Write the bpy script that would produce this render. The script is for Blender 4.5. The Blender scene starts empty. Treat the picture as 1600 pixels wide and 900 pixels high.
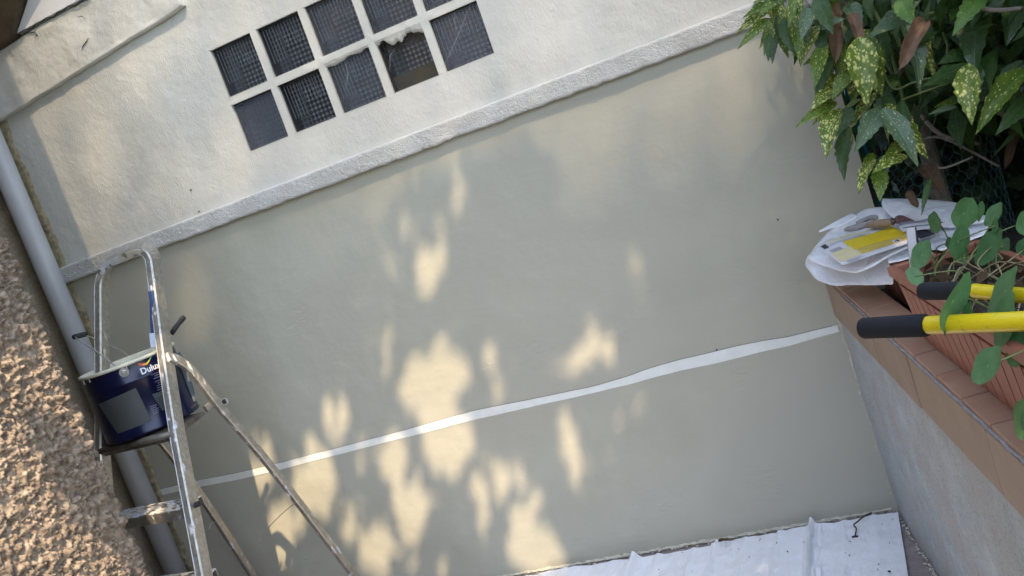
import bpy, math, random
import numpy as np
from mathutils import Vector, Matrix
random.seed(7); rng = np.random.default_rng(7)
scene = bpy.context.scene
C = bpy.data.collections.new('scene'); scene.collection.children.link(C)

# ---------------------------------------------------------------- camera
cam = bpy.data.cameras.new('camera'); cam_o = bpy.data.objects.new('camera', cam); C.objects.link(cam_o)
cr, cu, cf = [(0.8976, 0.2921, -0.3303), (0.2681, 0.233, 0.9348), (-0.35, 0.9276, -0.1308)]
cam_o.matrix_world = Matrix(((cr[0], cu[0], -cf[0], 1.8318), (cr[1], cu[1], -cf[1], -2.8069),
                             (cr[2], cu[2], -cf[2], 1.4179), (0, 0, 0, 1)))
cam.sensor_width = 36; cam.lens = 31.502; cam.clip_start = 0.05; cam.clip_end = 500
scene.camera = cam_o
# ---------------------------------------------------------------- light
SUN = Vector((-0.70, 1.0, -1.6)).normalized()            # the way the light travels
elev = math.asin(-SUN.z); az = math.atan2(-SUN.x, -SUN.y)
w = bpy.data.worlds.new('World'); scene.world = w; w.use_nodes = True
nt = w.node_tree; nt.nodes.clear()
sky = nt.nodes.new('ShaderNodeTexSky'); sky.sky_type = 'NISHITA'; sky.sun_disc = False
sky.sun_elevation = elev; sky.sun_rotation = az; sky.dust_density = 0.8; sky.air_density = 1.0; sky.ozone_density = 1.0
hsv = nt.nodes.new('ShaderNodeHueSaturation'); hsv.inputs['Saturation'].default_value = 0.80
bg = nt.nodes.new('ShaderNodeBackground'); bg.inputs['Strength'].default_value = 0.15
out = nt.nodes.new('ShaderNodeOutputWorld')
nt.links.new(sky.outputs[0], hsv.inputs['Color']); nt.links.new(hsv.outputs[0], bg.inputs['Color']); nt.links.new(bg.outputs[0], out.inputs['Surface'])
sl = bpy.data.lights.new('sun', 'SUN'); sl.energy = 2.2; sl.angle = math.radians(0.55); sl.color = (1.0, 0.76, 0.50)
so = bpy.data.objects.new('sun', sl); C.objects.link(so); so.rotation_euler = SUN.to_track_quat('-Z', 'Y').to_euler(); so.location = (4, -6, 9)
vs = scene.view_settings; vs.view_transform = 'Standard'; vs.look = 'None'; vs.gamma = 1.0; vs.exposure = 1.98
scene.render.engine = 'CYCLES'
scene.cycles.max_bounces = 8; scene.cycles.diffuse_bounces = 4; scene.cycles.transparent_max_bounces = 12

# ---------------------------------------------------------------- object helpers
def link(o, parent=None):
    C.objects.link(o)
    if parent is not None: o.parent = parent
    return o
def empty(name, loc=(0, 0, 0)):
    o = bpy.data.objects.new(name, None); o.location = loc; o.empty_display_size = 0.05
    C.objects.link(o); return o
def tag(o, label=None, cat=None, group=None, kind=None):
    if label: o['label'] = label
    if cat: o['category'] = cat
    if group: o['group'] = group
    if kind: o['kind'] = kind
    return o
class MB:
    def __init__(s): s.v = []; s.f = []; s.m = []
    def add(s, v, f, mi=0):
        n = len(s.v); s.v += [tuple(map(float, p)) for p in v]
        for q in f: s.f.append(tuple(i + n for i in q)); s.m.append(mi)
        return s
    def hexa(s, p, mi=0):      # 8 corners: bottom 0-3 ccw, top 4-7
        return s.add(p, [(3, 2, 1, 0), (4, 5, 6, 7), (0, 1, 5, 4), (1, 2, 6, 5), (2, 3, 7, 6), (3, 0, 4, 7)], mi)
    def box(s, lo, hi, mi=0):
        x0, y0, z0 = lo; x1, y1, z1 = hi
        return s.hexa([(x0, y0, z0), (x1, y0, z0), (x1, y1, z0), (x0, y1, z0), (x0, y0, z1), (x1, y0, z1), (x1, y1, z1), (x0, y1, z1)], mi)
    def tube(s, pts, r, n=10, mi=0, caps=True):
        pts = [Vector(p) for p in pts]; rs = r if isinstance(r, (list, tuple)) else [r] * len(pts)
        V = []; F = []; prev = None
        for i, p in enumerate(pts):
            t = (pts[min(i + 1, len(pts) - 1)] - pts[max(i - 1, 0)]).normalized()
            if prev is None:
                a = Vector((0, 0, 1)) if abs(t.z) < 0.9 else Vector((1, 0, 0)); u = t.cross(a).normalized()
            else: u = (prev - t * prev.dot(t)).normalized()
            prev = u; v = t.cross(u)
            for k in range(n):
                a = 2 * math.pi * k / n; V.append(p + (u * math.cos(a) + v * math.sin(a)) * rs[i])
        for i in range(len(pts) - 1):
            for k in range(n):
                a = i * n + k; b = i * n + (k + 1) % n; F.append((a, b, b + n, a + n))
        if caps: F.append(tuple(range(n - 1, -1, -1))); F.append(tuple((len(pts) - 1) * n + k for k in range(n)))
        return s.add(V, F, mi)
    def bar(s, pts, wdir, w, t, mi=0):
        """rectangular section swept along pts; w along wdir (fixed or per point), t across"""
        pts = [Vector(p) for p in pts]; V = []; F = []
        for i, p in enumerate(pts):
            d = (pts[min(i + 1, len(pts) - 1)] - pts[max(i - 1, 0)]).normalized()
            W = Vector(wdir); W = (W - d * W.dot(d)).normalized(); T = d.cross(W)
            c = 0.18
            for a, b in ((-1, -1 + 2 * c), (-1 + c * t / w * 2, -1), (1 - c * t / w * 2, -1), (1, -1 + 2 * c), (1, 1 - 2 * c), (1 - c * t / w * 2, 1), (-1 + c * t / w * 2, 1), (-1, 1 - 2 * c)):
                V.append(p + W * (a * w / 2) + T * (b * t / 2))
        n = 8
        for i in range(len(pts) - 1):
            for k in range(n):
                a = i * n + k; b = i * n + (k + 1) % n; F.append((a, b, b + n, a + n))
        F.append(tuple(range(n - 1, -1, -1))); F.append(tuple((len(pts) - 1) * n + k for k in range(n)))
        return s.add(V, F, mi)
    def mesh(s, name, mats, smooth=False):
        me = bpy.data.meshes.new(name); me.from_pydata(s.v, [], s.f)
        for m in (mats if isinstance(mats, (list, tuple)) else [mats]): me.materials.append(m)
        me.polygons.foreach_set('material_index', s.m)
        me.polygons.foreach_set('use_smooth', [smooth] * len(s.f)); me.update(); return me
    def build(s, name, mats, parent=None, smooth=False, bevel=0):
        o = link(bpy.data.objects.new(name, s.mesh(name, mats, smooth)), parent)
        if bevel:
            b = o.modifiers.new('bevel', 'BEVEL'); b.width = bevel; b.segments = 2; b.limit_method = 'ANGLE'
        return o
def grid_obj(name, P, mats, parent=None, smooth=True, mask=None, uv=None, flip=False, close_u=False):
    """P: (nu,nv,3) numpy points"""
    nu, nv = P.shape[:2]; idx = np.arange(nu * nv).reshape(nu, nv)
    a, b, c, d = idx[:-1, :-1], idx[1:, :-1], idx[1:, 1:], idx[:-1, 1:]
    F = np.stack([a, b, c, d] if not flip else [d, c, b, a], -1)
    F = F[mask] if mask is not None else F.reshape(-1, 4)
    me = bpy.data.meshes.new(name); me.from_pydata(P.reshape(-1, 3).tolist(), [], F.tolist())
    for m in (mats if isinstance(mats, (list, tuple)) else [mats]): me.materials.append(m)
    if uv is not None:
        L = me.uv_layers.new(name='UVMap'); vi = np.empty(len(me.loops), dtype=np.int32); me.loops.foreach_get('vertex_index', vi)
        L.data.foreach_set('uv', uv.reshape(-1, 2)[vi].ravel())
    me.polygons.foreach_set('use_smooth', [smooth] * len(me.polygons)); me.update()
    return link(bpy.data.objects.new(name, me), parent)
_tab = rng.random((8, 256, 256))
def vn(x, y, k=0):
    t = _tab[k % 8]; xi = np.floor(x).astype(int); yi = np.floor(y).astype(int); fx = x - xi; fy = y - yi
    fx = fx * fx * (3 - 2 * fx); fy = fy * fy * (3 - 2 * fy)
    g = lambda a, b: t[a & 255, b & 255]
    return (g(xi, yi) * (1 - fx) + g(xi + 1, yi) * fx) * (1 - fy) + (g(xi, yi + 1) * (1 - fx) + g(xi + 1, yi + 1) * fx) * fy - 0.5
def fbm(x, y, f, o=4, k=0, g=0.5):
    s = 0; a = 1
    for i in range(o): s = s + a * vn(x * f + 17.3 * i, y * f + 9.1 * i, k + i); f *= 2.07; a *= g
    return s
def cr_spline(pts, n=8):
    pts = [Vector(p) for p in pts]; o = []
    for i in range(len(pts) - 1):
        a = pts[max(i - 1, 0)]; b = pts[i]; c = pts[i + 1]; d = pts[min(i + 2, len(pts) - 1)]
        for k in range(n):
            t = k / n; o.append(0.5 * ((2 * b) + (c - a) * t + (2 * a - 5 * b + 4 * c - d) * t * t + (3 * b - 3 * c + d - a) * t ** 3))
    o.append(pts[-1]); return o

# ---------------------------------------------------------------- material helpers
class NM:
    def __init__(s, name):
        s.m = bpy.data.materials.new(name); s.m.use_nodes = True; s.t = s.m.node_tree; s.b = s.t.nodes['Principled BSDF']
        s.co = s.t.nodes.new('ShaderNodeTexCoord')
    def n(s, typ, **k):
        x = s.t.nodes.new(typ)
        for a, b in k.items(): setattr(x, a, b)
        return x
    def L(s, a, b): s.t.links.new(a, b)
    def mapping(s, scale=(1, 1, 1), src='Object', rot=(0, 0, 0)):
        m = s.n('ShaderNodeMapping'); m.inputs['Scale'].default_value = scale; m.inputs['Rotation'].default_value = rot; s.L(s.co.outputs[src], m.inputs['Vector']); return m.outputs[0]
    def noise(s, scale, detail=4, rough=0.5, vec=None, dist=0):
        x = s.n('ShaderNodeTexNoise'); x.inputs['Scale'].default_value = scale; x.inputs['Detail'].default_value = detail; x.inputs['Roughness'].default_value = rough; x.inputs['Distortion'].default_value = dist
        s.L(vec if vec else s.co.outputs['Object'], x.inputs['Vector']); return x.outputs['Fac']
    def voro(s, scale, vec=None, feature='F1'):
        x = s.n('ShaderNodeTexVoronoi'); x.feature = feature; x.inputs['Scale'].default_value = scale
        s.L(vec if vec else s.co.outputs['Object'], x.inputs['Vector']); return x.outputs['Distance']
    def ramp(s, fac, stops):
        x = s.n('ShaderNodeValToRGB'); e = x.color_ramp.elements
        while len(e) < len(stops): e.new(0.5)
        for q, (p, c) in zip(e, stops):
            q.position = p; q.color = (c, c, c, 1) if isinstance(c, (int, float)) else (*c, 1)
        s.L(fac, x.inputs[0]); return x.outputs[0]
    def mix(s, fac, a, b, mode='MIX'):
        x = s.n('ShaderNodeMix'); x.data_type = 'RGBA'; x.blend_type = mode
        for v, i in ((fac, 0), (a, 6), (b, 7)):
            if isinstance(v, (int, float)): x.inputs[i].default_value = v if i == 0 else (v, v, v, 1)
            elif isinstance(v, tuple): x.inputs[i].default_value = (*v, 1)
            else: s.L(v, x.inputs[i])
        return x.outputs[2]
    def math(s, op, a, b=0.0):
        x = s.n('ShaderNodeMath'); x.operation = op
        for v, i in ((a, 0), (b, 1)):
            if isinstance(v, (int, float)): x.inputs[i].default_value = v
            else: s.L(v, x.inputs[i])
        return x.outputs[0]
    def color(s, c):
        if isinstance(c, tuple): s.b.inputs['Base Color'].default_value = (*c, 1)
        else: s.L(c, s.b.inputs['Base Color'])
        return s
    def set(s, **k):
        for a, v in k.items():
            i = s.b.inputs[a.replace('_', ' ')]
            if isinstance(v, (int, float)): i.default_value = v
            elif isinstance(v, tuple): i.default_value = (*v, 1)
            else: s.L(v, i)
        return s
    def bump(s, h, strength=0.5, dist=0.01):
        x = s.n('ShaderNodeBump'); x.inputs['Strength'].default_value = strength; x.inputs['Distance'].default_value = dist
        s.L(h, x.inputs['Height']); s.L(x.outputs[0], s.b.inputs['Normal']); return s
def simple(name, c, rough=0.5, var=0.15, scale=20, bump=0.0, bscale=150, metallic=0.0, **k):
    n = NM(name); f = n.noise(scale, 5, 0.6)
    n.color(n.mix(n.ramp(f, [(0.3, 0.0), (0.7, 1.0)]), tuple(x * (1 - var) for x in c), tuple(min(1, x * (1 + var)) for x in c)))
    n.set(Roughness=rough, Metallic=metallic, **k)
    if bump: n.bump(n.noise(bscale, 3), 0.6, bump)
    return n.m

# plaster, upper wall: lumpy old render under white paint
n = NM('upper_plaster'); big = n.noise(3.0, 5, 0.6); mid = n.noise(26, 4, 0.55); fine = n.noise(95, 5, 0.65, n.mapping((1.5, 1, 0.7), rot=(0, 0.4, 0))); sp = n.noise(220, 3, 0.5)
base = n.mix(n.ramp(big, [(0.35, 0.0), (0.65, 1.0)]), (0.515, 0.52, 0.475), (0.585, 0.59, 0.545))
base = n.mix(n.ramp(n.noise(34, 6, 0.7), [(0.62, 0.0), (0.72, 0.35)]), base, (0.50, 0.49, 0.44))
n.color(base).set(Roughness=0.75)
patch = n.ramp(n.noise(5, 3), [(0.42, 0.25), (0.6, 1.0)])
h = n.math('ADD', n.math('MULTIPLY', mid, 1.0), n.math('MULTIPLY', n.math('MULTIPLY', fine, 0.9), patch))
h = n.math('ADD', h, n.math('MULTIPLY', sp, 0.10)); n.bump(h, 0.65, 0.005); M_UP = n.m
# ledge: coarse crepi under paint
n = NM('ledge_render'); f1 = n.noise(190, 3, 0.6); f2 = n.noise(60, 3)
n.color(n.mix(n.ramp(n.noise(9, 4), [(0.35, 0.0), (0.65, 1.0)]), (0.50, 0.51, 0.485), (0.60, 0.61, 0.585))).set(Roughness=0.8)
n.bump(n.math('ADD', f1, n.math('MULTIPLY', f2, 0.8)), 1.0, 0.007); M_LEDGE = n.m
# lower wall: freshly painted smooth taupe
n = NM('lower_paint'); big = n.noise(1.7, 4, 0.55); st = n.noise(9, 5, 0.6, n.mapping((0.6, 1, 3.2), rot=(0, 0.5, 0))); fl = n.noise(160, 2, 0.5)
cl = n.mix(n.ramp(big, [(0.36, 0.0), (0.64, 1.0)]), (0.405, 0.400, 0.322), (0.475, 0.468, 0.385))
cl = n.mix(n.ramp(n.noise(0.9, 2, 0.4), [(0.48, 0.0), (0.53, 1.0)]), cl, n.mix(0.85, cl, (0.43, 0.42, 0.345)))
cl = n.mix(n.ramp(n.noise(42, 5, 0.75, n.mapping((1, 1, 0.3))), [(0.68, 0.0), (0.76, 0.3)]), cl, (0.55, 0.53, 0.48))
n.color(cl).set(Roughness=n.math('ADD', 0.5, n.math('MULTIPLY', big, 0.25)))
h = n.math('ADD', n.math('MULTIPLY', n.noise(6, 4), 1.9), n.math('MULTIPLY', st, 0.35))
h = n.math('ADD', h, n.math('MULTIPLY', fl, 0.06))
scr = n.ramp(n.noise(16, 3, 0.5, n.mapping((0.55, 1, 2.6), rot=(0, -0.35, 0)), 0.6), [(0.485, 0.0), (0.5, 1.0), (0.515, 0.0)])
scrm = n.ramp(n.noise(3.3, 2), [(0.56, 0.0), (0.66, 1.0)])
h = n.math('ADD', h, n.math('MULTIPLY', n.math('MULTIPLY', scr, scrm), 0.20)); n.bump(h, 0.55, 0.006); M_LOW = n.m
M_STRIP = simple('old_white_paint', (0.78, 0.80, 0.75), 0.6, 0.05, 25, 0.0015, 60)
M_BEAD = simple('cream_filler', (0.58, 0.56, 0.46), 0.8, 0.25, 60, 0.002, 160)
M_PANEL = simple('smooth_white_panel', (0.74, 0.76, 0.78), 0.5, 0.04, 8, 0.001, 30)
M_DARKWOOD = simple('dark_soffit_wood', (0.07, 0.055, 0.032), 0.8, 0.35, 14, 0.003, 60)
M_OLIVE = simple('bare_mortar', (0.26, 0.225, 0.14), 0.9, 0.4, 55, 0.004, 130)
M_BLACK = simple('crack_dark', (0.02, 0.017, 0.014), 0.9)
# roughcast
def roughcast(name, a, b, sc):
    n = NM(name); f = n.noise(sc, 5, 0.65); v = n.voro(sc * 1.1)
    c = n.mix(n.ramp(f, [(0.35, 0.0), (0.65, 1.0)]), a, b); c = n.mix(n.ramp(n.noise(4, 3), [(0.4, 0.0), (0.7, 0.5)]), c, tuple(0.8 * x for x in a))
    n.color(c).set(Roughness=0.95); n.bump(n.math('ADD', n.noise(sc * 3, 4, 0.6), n.math('MULTIPLY', v, -0.6)), 0.8, 0.005); return n.m
M_RC = roughcast('roughcast_tan', (0.12, 0.088, 0.06), (0.43, 0.345, 0.255), 55)
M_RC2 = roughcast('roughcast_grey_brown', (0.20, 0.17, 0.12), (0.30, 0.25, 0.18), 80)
n = NM('pvc_pipe'); n.color(n.mix(n.ramp(n.noise(5, 4), [(0.35, 0.0), (0.7, 1.0)]), (0.33, 0.345, 0.355), (0.40, 0.415, 0.42)))
n.set(Roughness=0.42); n.bump(n.noise(90, 3), 0.15, 0.001); M_PVC = n.m
# aluminium with splashes of paint
def alu(name, paint):
    n = NM(name); f = n.noise(38, 6, 0.65, n.mapping((1, 1, 0.45))); g = n.noise(9, 4, 0.6)
    c = n.mix(n.ramp(n.noise(60, 5, 0.7), [(0.35, 0.0), (0.7, 1.0)]), (0.34, 0.32, 0.28), (0.52, 0.50, 0.45))
    k = n.ramp(f, [(0.62 - paint, 0.0), (0.66 - paint, 1.0)])
    c = n.mix(k, c, n.mix(n.ramp(g, [(0.42, 0.0), (0.56, 1.0)]), (0.62, 0.66, 0.74), (0.60, 0.55, 0.45)))
    d = n.ramp(n.noise(90, 4, 0.7), [(0.64, 0.0), (0.70, 1.0)]); c = n.mix(n.math('MULTIPLY', d, 0.7), c, (0.10, 0.13, 0.2))
    n.color(c).set(Roughness=n.mix(k, n.ramp(f, [(0.3, 0.38), (0.7, 0.55)]), 0.75), Metallic=n.math('SUBTRACT', 0.85, n.math('MULTIPLY', k, 0.85)))
    n.bump(n.math('ADD', k, n.math('MULTIPLY', n.noise(120, 3), 0.3)), 0.4, 0.0012); return n.m
M_ALU = alu('aluminium_rail', 0.02); M_ALUF = alu('aluminium_painted_edge', 0.17)
M_PLAT = simple('platform_worn_metal', (0.13, 0.12, 0.10), 0.45, 0.5, 30, 0.001, 120, metallic=0.4)
M_RUB = simple('black_rubber', (0.018, 0.019, 0.022), 0.75, 0.3, 40, 0.001, 200)
# bucket
n = NM('navy_tin'); n.color(n.mix(n.ramp(n.noise(12, 4), [(0.4, 0.0), (0.7, 1.0)]), (0.0035, 0.005, 0.028), (0.006, 0.009, 0.045))).set(Roughness=0.26, Metallic=0.15); M_NAVY = n.m
M_CREAM = simple('wet_cream_paint', (0.62, 0.60, 0.47), 0.45, 0.12, 30, 0.002, 60)
M_LABEL = simple('grey_label', (0.05, 0.056, 0.056), 0.5, 0.15, 6); M_INK = simple('label_ink', (0.13, 0.14, 0.22), 0.5)
M_WHITEINK = simple('white_ink', (0.75, 0.76, 0.8), 0.5, 0.02)
M_STEEL = simple('steel_wire', (0.55, 0.54, 0.5), 0.3, 0.15, 30, metallic=0.9)
inks = {k: simple('ink_' + k, c, 0.45, 0.02) for k, c in dict(red=(0.7, 0.08, 0.03), orange=(0.8, 0.3, 0.03), yellow=(0.8, 0.6, 0.05), green=(0.12, 0.4, 0.1), blue=(0.03, 0.08, 0.35)).items()}
# garden
n = NM('cement_render'); v = None; f = n.noise(13, 7, 0.7); g = n.noise(160, 4, 0.7)
c = n.mix(n.ramp(f, [(0.35, 0.0), (0.65, 1.0)]), (0.41, 0.455, 0.475), (0.55, 0.60, 0.62)); c = n.mix(n.ramp(n.noise(5, 4), [(0.42, 0.0), (0.62, 0.55)]), c, (0.46, 0.435, 0.415))
c = n.mix(n.ramp(n.noise(110, 4, 0.7), [(0.60, 0.0), (0.66, 0.6)]), c, (0.66, 0.68, 0.68)); c = n.mix(n.ramp(n.noise(8, 6, 0.7), [(0.62, 0.0), (0.68, 0.6)]), c, (0.44, 0.46, 0.46)); c = n.mix(n.ramp(g, [(0.56, 0.0), (0.63, 0.6)]), c, (0.17, 0.18, 0.18))
n.color(c).set(Roughness=0.9); n.bump(n.math('ADD', n.noise(38, 6, 0.7), n.math('MULTIPLY', g, 0.9)), 0.9, 0.007); M_CEM = n.m
def tilemat(name, a, b):
    n = NM(name); oi = n.n('ShaderNodeObjectInfo'); f = n.noise(11, 5, 0.6); c = n.mix(n.ramp(f, [(0.3, 0.0), (0.7, 1.0)]), a, b)
    c = n.mix(n.math('MULTIPLY', oi.outputs['Random'], 0.55), c, (0.39, 0.27, 0.19)); c = n.mix(n.ramp(n.noise(45, 5, 0.7), [(0.62, 0.0), (0.7, 0.4)]), c, (0.45, 0.36, 0.28))
    n.color(c).set(Roughness=0.55); n.bump(n.noise(50, 4), 0.35, 0.002); return n.m
M_TILET = tilemat('terracotta_top_tile', (0.36, 0.185, 0.12), (0.42, 0.26, 0.175)); M_TILEF = tilemat('terracotta_front_tile', (0.27, 0.19, 0.132), (0.33, 0.24, 0.17))
M_GROUT = simple('cement_grout', (0.30, 0.30, 0.31), 0.9, 0.3, 50, 0.002, 120)
M_PLANT = simple('terracotta_plastic', (0.33, 0.13, 0.082), 0.5, 0.12, 9, 0.0008, 120)
M_SOIL = simple('dark_soil', (0.035, 0.026, 0.018), 1.0, 0.6, 60, 0.01, 90)
M_FOAM = simple('black_foam_grip', (0.009, 0.010, 0.013), 0.9, 0.2, 60, 0.0006, 400)
_n = NM('yellow_enamel_scuffed'); _k = _n.ramp(_n.noise(55, 5, 0.75), [(0.60, 0.0), (0.68, 0.55)]); _n.color(_n.mix(_k, (0.70, 0.54, 0.012), (0.22, 0.15, 0.04))).set(Roughness=_n.mix(_k, 0.28, 0.7)); M_YEL = _n.m; M_BLADE = simple('dark_steel', (0.09, 0.09, 0.1), 0.4, metallic=0.8)
# plastic film
n = NM('white_plastic_sheet'); n.color(n.mix(n.ramp(n.noise(14, 5, 0.6), [(0.4, 0.0), (0.7, 1.0)]), (0.86, 0.88, 0.92), (0.88, 0.90, 0.93)))
n.set(Roughness=0.42, Subsurface_Weight=0.0); n.bump(n.math('ADD', n.noise(28, 4, 0.6, n.mapping((1.6, 0.5, 1))), n.math('MULTIPLY', n.noise(90, 3), 0.25)), 0.7, 0.009); M_FILM = n.m
# leaves
def leafmat(name, a, b, spot, lo, hi, amount, rough=0.3, under=None):
    n = NM(name); oi = n.n('ShaderNodeObjectInfo'); uvm = n.n('ShaderNodeUVMap')
    comb = n.n('ShaderNodeVectorMath'); comb.operation = 'ADD'; n.L(uvm.outputs[0], comb.inputs[0])
    rnd = n.n('ShaderNodeCombineXYZ'); n.L(n.math('MULTIPLY', oi.outputs['Random'], 37.0), rnd.inputs[0]); n.L(n.math('MULTIPLY', oi.outputs['Random'], 11.0), rnd.inputs[1]); n.L(rnd.outputs[0], comb.inputs[1])
    mp = n.n('ShaderNodeMapping'); mp.inputs['Scale'].default_value = (3.5, 6.0, 1); n.L(comb.outputs[0], mp.inputs['Vector']); V = mp.outputs[0]
    c = n.mix(n.ramp(n.noise(1.2, 3, 0.5, V), [(0.35, 0.0), (0.65, 1.0)]), a, b)
    c = n.mix(n.math('MULTIPLY', oi.outputs['Random'], 0.35), c, tuple(0.45 * x for x in a))
    if spot:
        d1 = n.math('ADD', n.voro(1.35, V), n.math('MULTIPLY', n.noise(3.5, 3, 0.6, V), 0.5)); d2 = n.math('ADD', n.voro(3.0, V), n.math('MULTIPLY', n.noise(6, 2, 0.5, V), 0.4))
        m1 = n.ramp(d1, [(lo, 1.0), (hi, 0.0)]); m2 = n.ramp(d2, [(lo - 0.03, 1.0), (hi - 0.03, 0.0)])
        k = n.math('MULTIPLY', n.math('MAXIMUM', m1, m2), amount); c = n.mix(k, c, spot)
    sep = n.n('ShaderNodeSeparateXYZ'); n.L(uvm.outputs[0], sep.inputs[0])
    rib = n.ramp(n.math('ABSOLUTE', n.math('SUBTRACT', sep.outputs[0], 0.5)), [(0.0, 0.55), (0.03, 0.0)])
    c = n.mix(rib, c, tuple(min(1, x * 1.6 + 0.05) for x in a))
    if under:
        geo = n.n('ShaderNodeNewGeometry'); c = n.mix(n.math('MULTIPLY', geo.outputs['Backfacing'], 0.8), c, under)
    n.color(c).set(Roughness=rough); n.b.inputs['Specular IOR Level'].default_value = 0.45
    wv = n.math('ABSOLUTE', n.math('SUBTRACT', sep.outputs[0], 0.5))
    n.bump(n.math('ADD', n.noise(2.5, 3, 0.5, V), n.math('MULTIPLY', rib, -0.5)), 0.5, 0.004)
    tr = n.n('ShaderNodeBsdfTranslucent'); n.L(c, tr.inputs['Color']); mx = n.n('ShaderNodeMixShader'); mx.inputs[0].default_value = 0.25
    o = n.t.nodes['Material Output']; n.L(n.b.outputs[0], mx.inputs[1]); n.L(tr.outputs[0], mx.inputs[2]); n.L(mx.outputs[0], o.inputs['Surface']); return n.m
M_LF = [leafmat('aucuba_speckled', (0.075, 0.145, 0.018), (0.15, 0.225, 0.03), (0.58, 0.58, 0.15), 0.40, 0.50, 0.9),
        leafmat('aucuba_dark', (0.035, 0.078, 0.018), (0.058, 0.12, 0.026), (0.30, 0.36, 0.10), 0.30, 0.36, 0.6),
        leafmat('aucuba_pale', (0.10, 0.165, 0.085), (0.14, 0.21, 0.11), (0.52, 0.56, 0.34), 0.37, 0.43, 0.8),
        leafmat('aucuba_gold', (0.09, 0.16, 0.02), (0.19, 0.25, 0.03), (0.68, 0.66, 0.22), 0.48, 0.62, 0.95),
        leafmat('aucuba_fresh', (0.09, 0.19, 0.03), (0.14, 0.26, 0.05), (0.45, 0.55, 0.12), 0.32, 0.40, 0.8),
        leafmat('dead_leaf_brown', (0.19, 0.105, 0.06), (0.28, 0.17, 0.105), None, 0, 0, 0, 0.6),
        leafmat('dead_leaf_dark', (0.07, 0.042, 0.022), (0.12, 0.07, 0.03), None, 0, 0, 0, 0.8)]
M_NAS = leafmat('nasturtium_leaf', (0.062, 0.155, 0.045), (0.085, 0.20, 0.06), None, 0, 0, 0, 0.45, (0.12, 0.22, 0.10))
M_NASC = simple('nasturtium_leaf_centre', (0.35, 0.46, 0.25), 0.5)
M_STEMG = simple('green_stem', (0.13, 0.17, 0.05), 0.5, 0.3, 40); M_STEMW = simple('grey_bark', (0.22, 0.19, 0.15), 0.8, 0.35, 60, 0.001, 200)
M_STEMR = simple('pale_stem', (0.24, 0.20, 0.10), 0.6, 0.3, 40)
M_WIRE = simple('green_wire', (0.05, 0.13, 0.125), 0.35, 0.2, 30); M_TEAL = simple('teal_post', (0.0, 0.13, 0.15), 0.4, 0.2, 20)
M_HEDGE = leafmat('hedge_leaf', (0.02, 0.045, 0.015), (0.035, 0.07, 0.02), None, 0, 0, 0, 0.5)
M_TREE = leafmat('tree_leaf', (0.05, 0.09, 0.02), (0.08, 0.12, 0.03), None, 0, 0, 0, 0.5)
M_LAWN = simple('low_bounce_lawn', (0.045, 0.06, 0.025), 1.0, 0.4, 40, 0.01, 200)  # unseen ground, colour darkened to cut bounce onto the wall
M_GROUND = simple('pink_grey_concrete', (0.28, 0.235, 0.225), 0.9, 0.2, 30, 0.003, 90)
M_GLASS_D = None

# ================================================================ SETTING
ground = MB().add([(-60, -60, -0.030), (60, -60, -0.030), (60, 60, -0.030), (-60, 60, -0.030)], [(0, 1, 2, 3)]).build('ground', M_LAWN); tag(ground, kind='structure')
path = MB().box((-1.2, -1.5, -0.06), (2.4, 0.1, -0.004)).build('concrete_path', M_GROUND); tag(path, kind='structure')

# ---------------------------------------------------------------- house wall
wall = empty('house_wall', (0.4, 0, 0)); tag(wall, 'cream rendered house wall with projecting ledge and glass block window', 'wall')
ox = 0.4
def par(o): o.location = Vector(o.location) - Vector((ox, 0, 0)); o.parent = wall; return o
XL, XR, ZL0, ZL1 = -1.09, 1.93, 1.555, 1.617
PX, PZ, BW, BH, WX, WZ = 0.2022, 0.2, 0.1733, 0.1711, 0.0, 1.7638
core = MB()
core.box((XL, 0.02, 0), (XR, 0.25, 1.72)); core.box((XL, 0.02, 1.72), (-0.03, 0.25, 3.2)); core.box((1.03, 0.02, 1.72), (XR, 0.25, 3.2)); core.box((-0.03, 0.02, 2.18), (1.03, 0.25, 3.2)); core.box((-0.03, 0.16, 1.72), (1.03, 0.25, 2.18))
par(core.build('masonry', M_UP))
def axis(lo, hi, st, extra=()):
    a = set(np.round(np.arange(lo, hi, st), 5)) | {lo, hi}
    for e in extra: a = {v for v in a if abs(v - e) > st * 0.45}
    return np.array(sorted(a | set(extra)))
ex = [v for i in range(5) for v in (round(WX + i * PX, 4), round(WX + i * PX + BW, 4))]; ez = [v for j in range(2) for v in (round(WZ + j * PZ, 4), round(WZ + j * PZ + BH, 4))]
X = axis(XL, XR, 0.009, ex); Zz = axis(1.60, 2.75, 0.009, ez)
GX, GZ = np.meshgrid(X, Zz, indexing='ij')
dx = np.maximum(np.maximum(WX - 0.03 - GX, GX - (WX + 5 * PX)), 0); dz = np.maximum(np.maximum(WZ - 0.03 - GZ, GZ - (WZ + 2 * PZ)), 0)
fade = np.clip(np.hypot(dx, dz) / 0.05, 0.12, 1)
H = (0.0035 * fbm(GX, GZ, 3.5, 2, 1) + 0.0011 * fbm(GX, GZ, 26, 3, 3)) * fade
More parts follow.
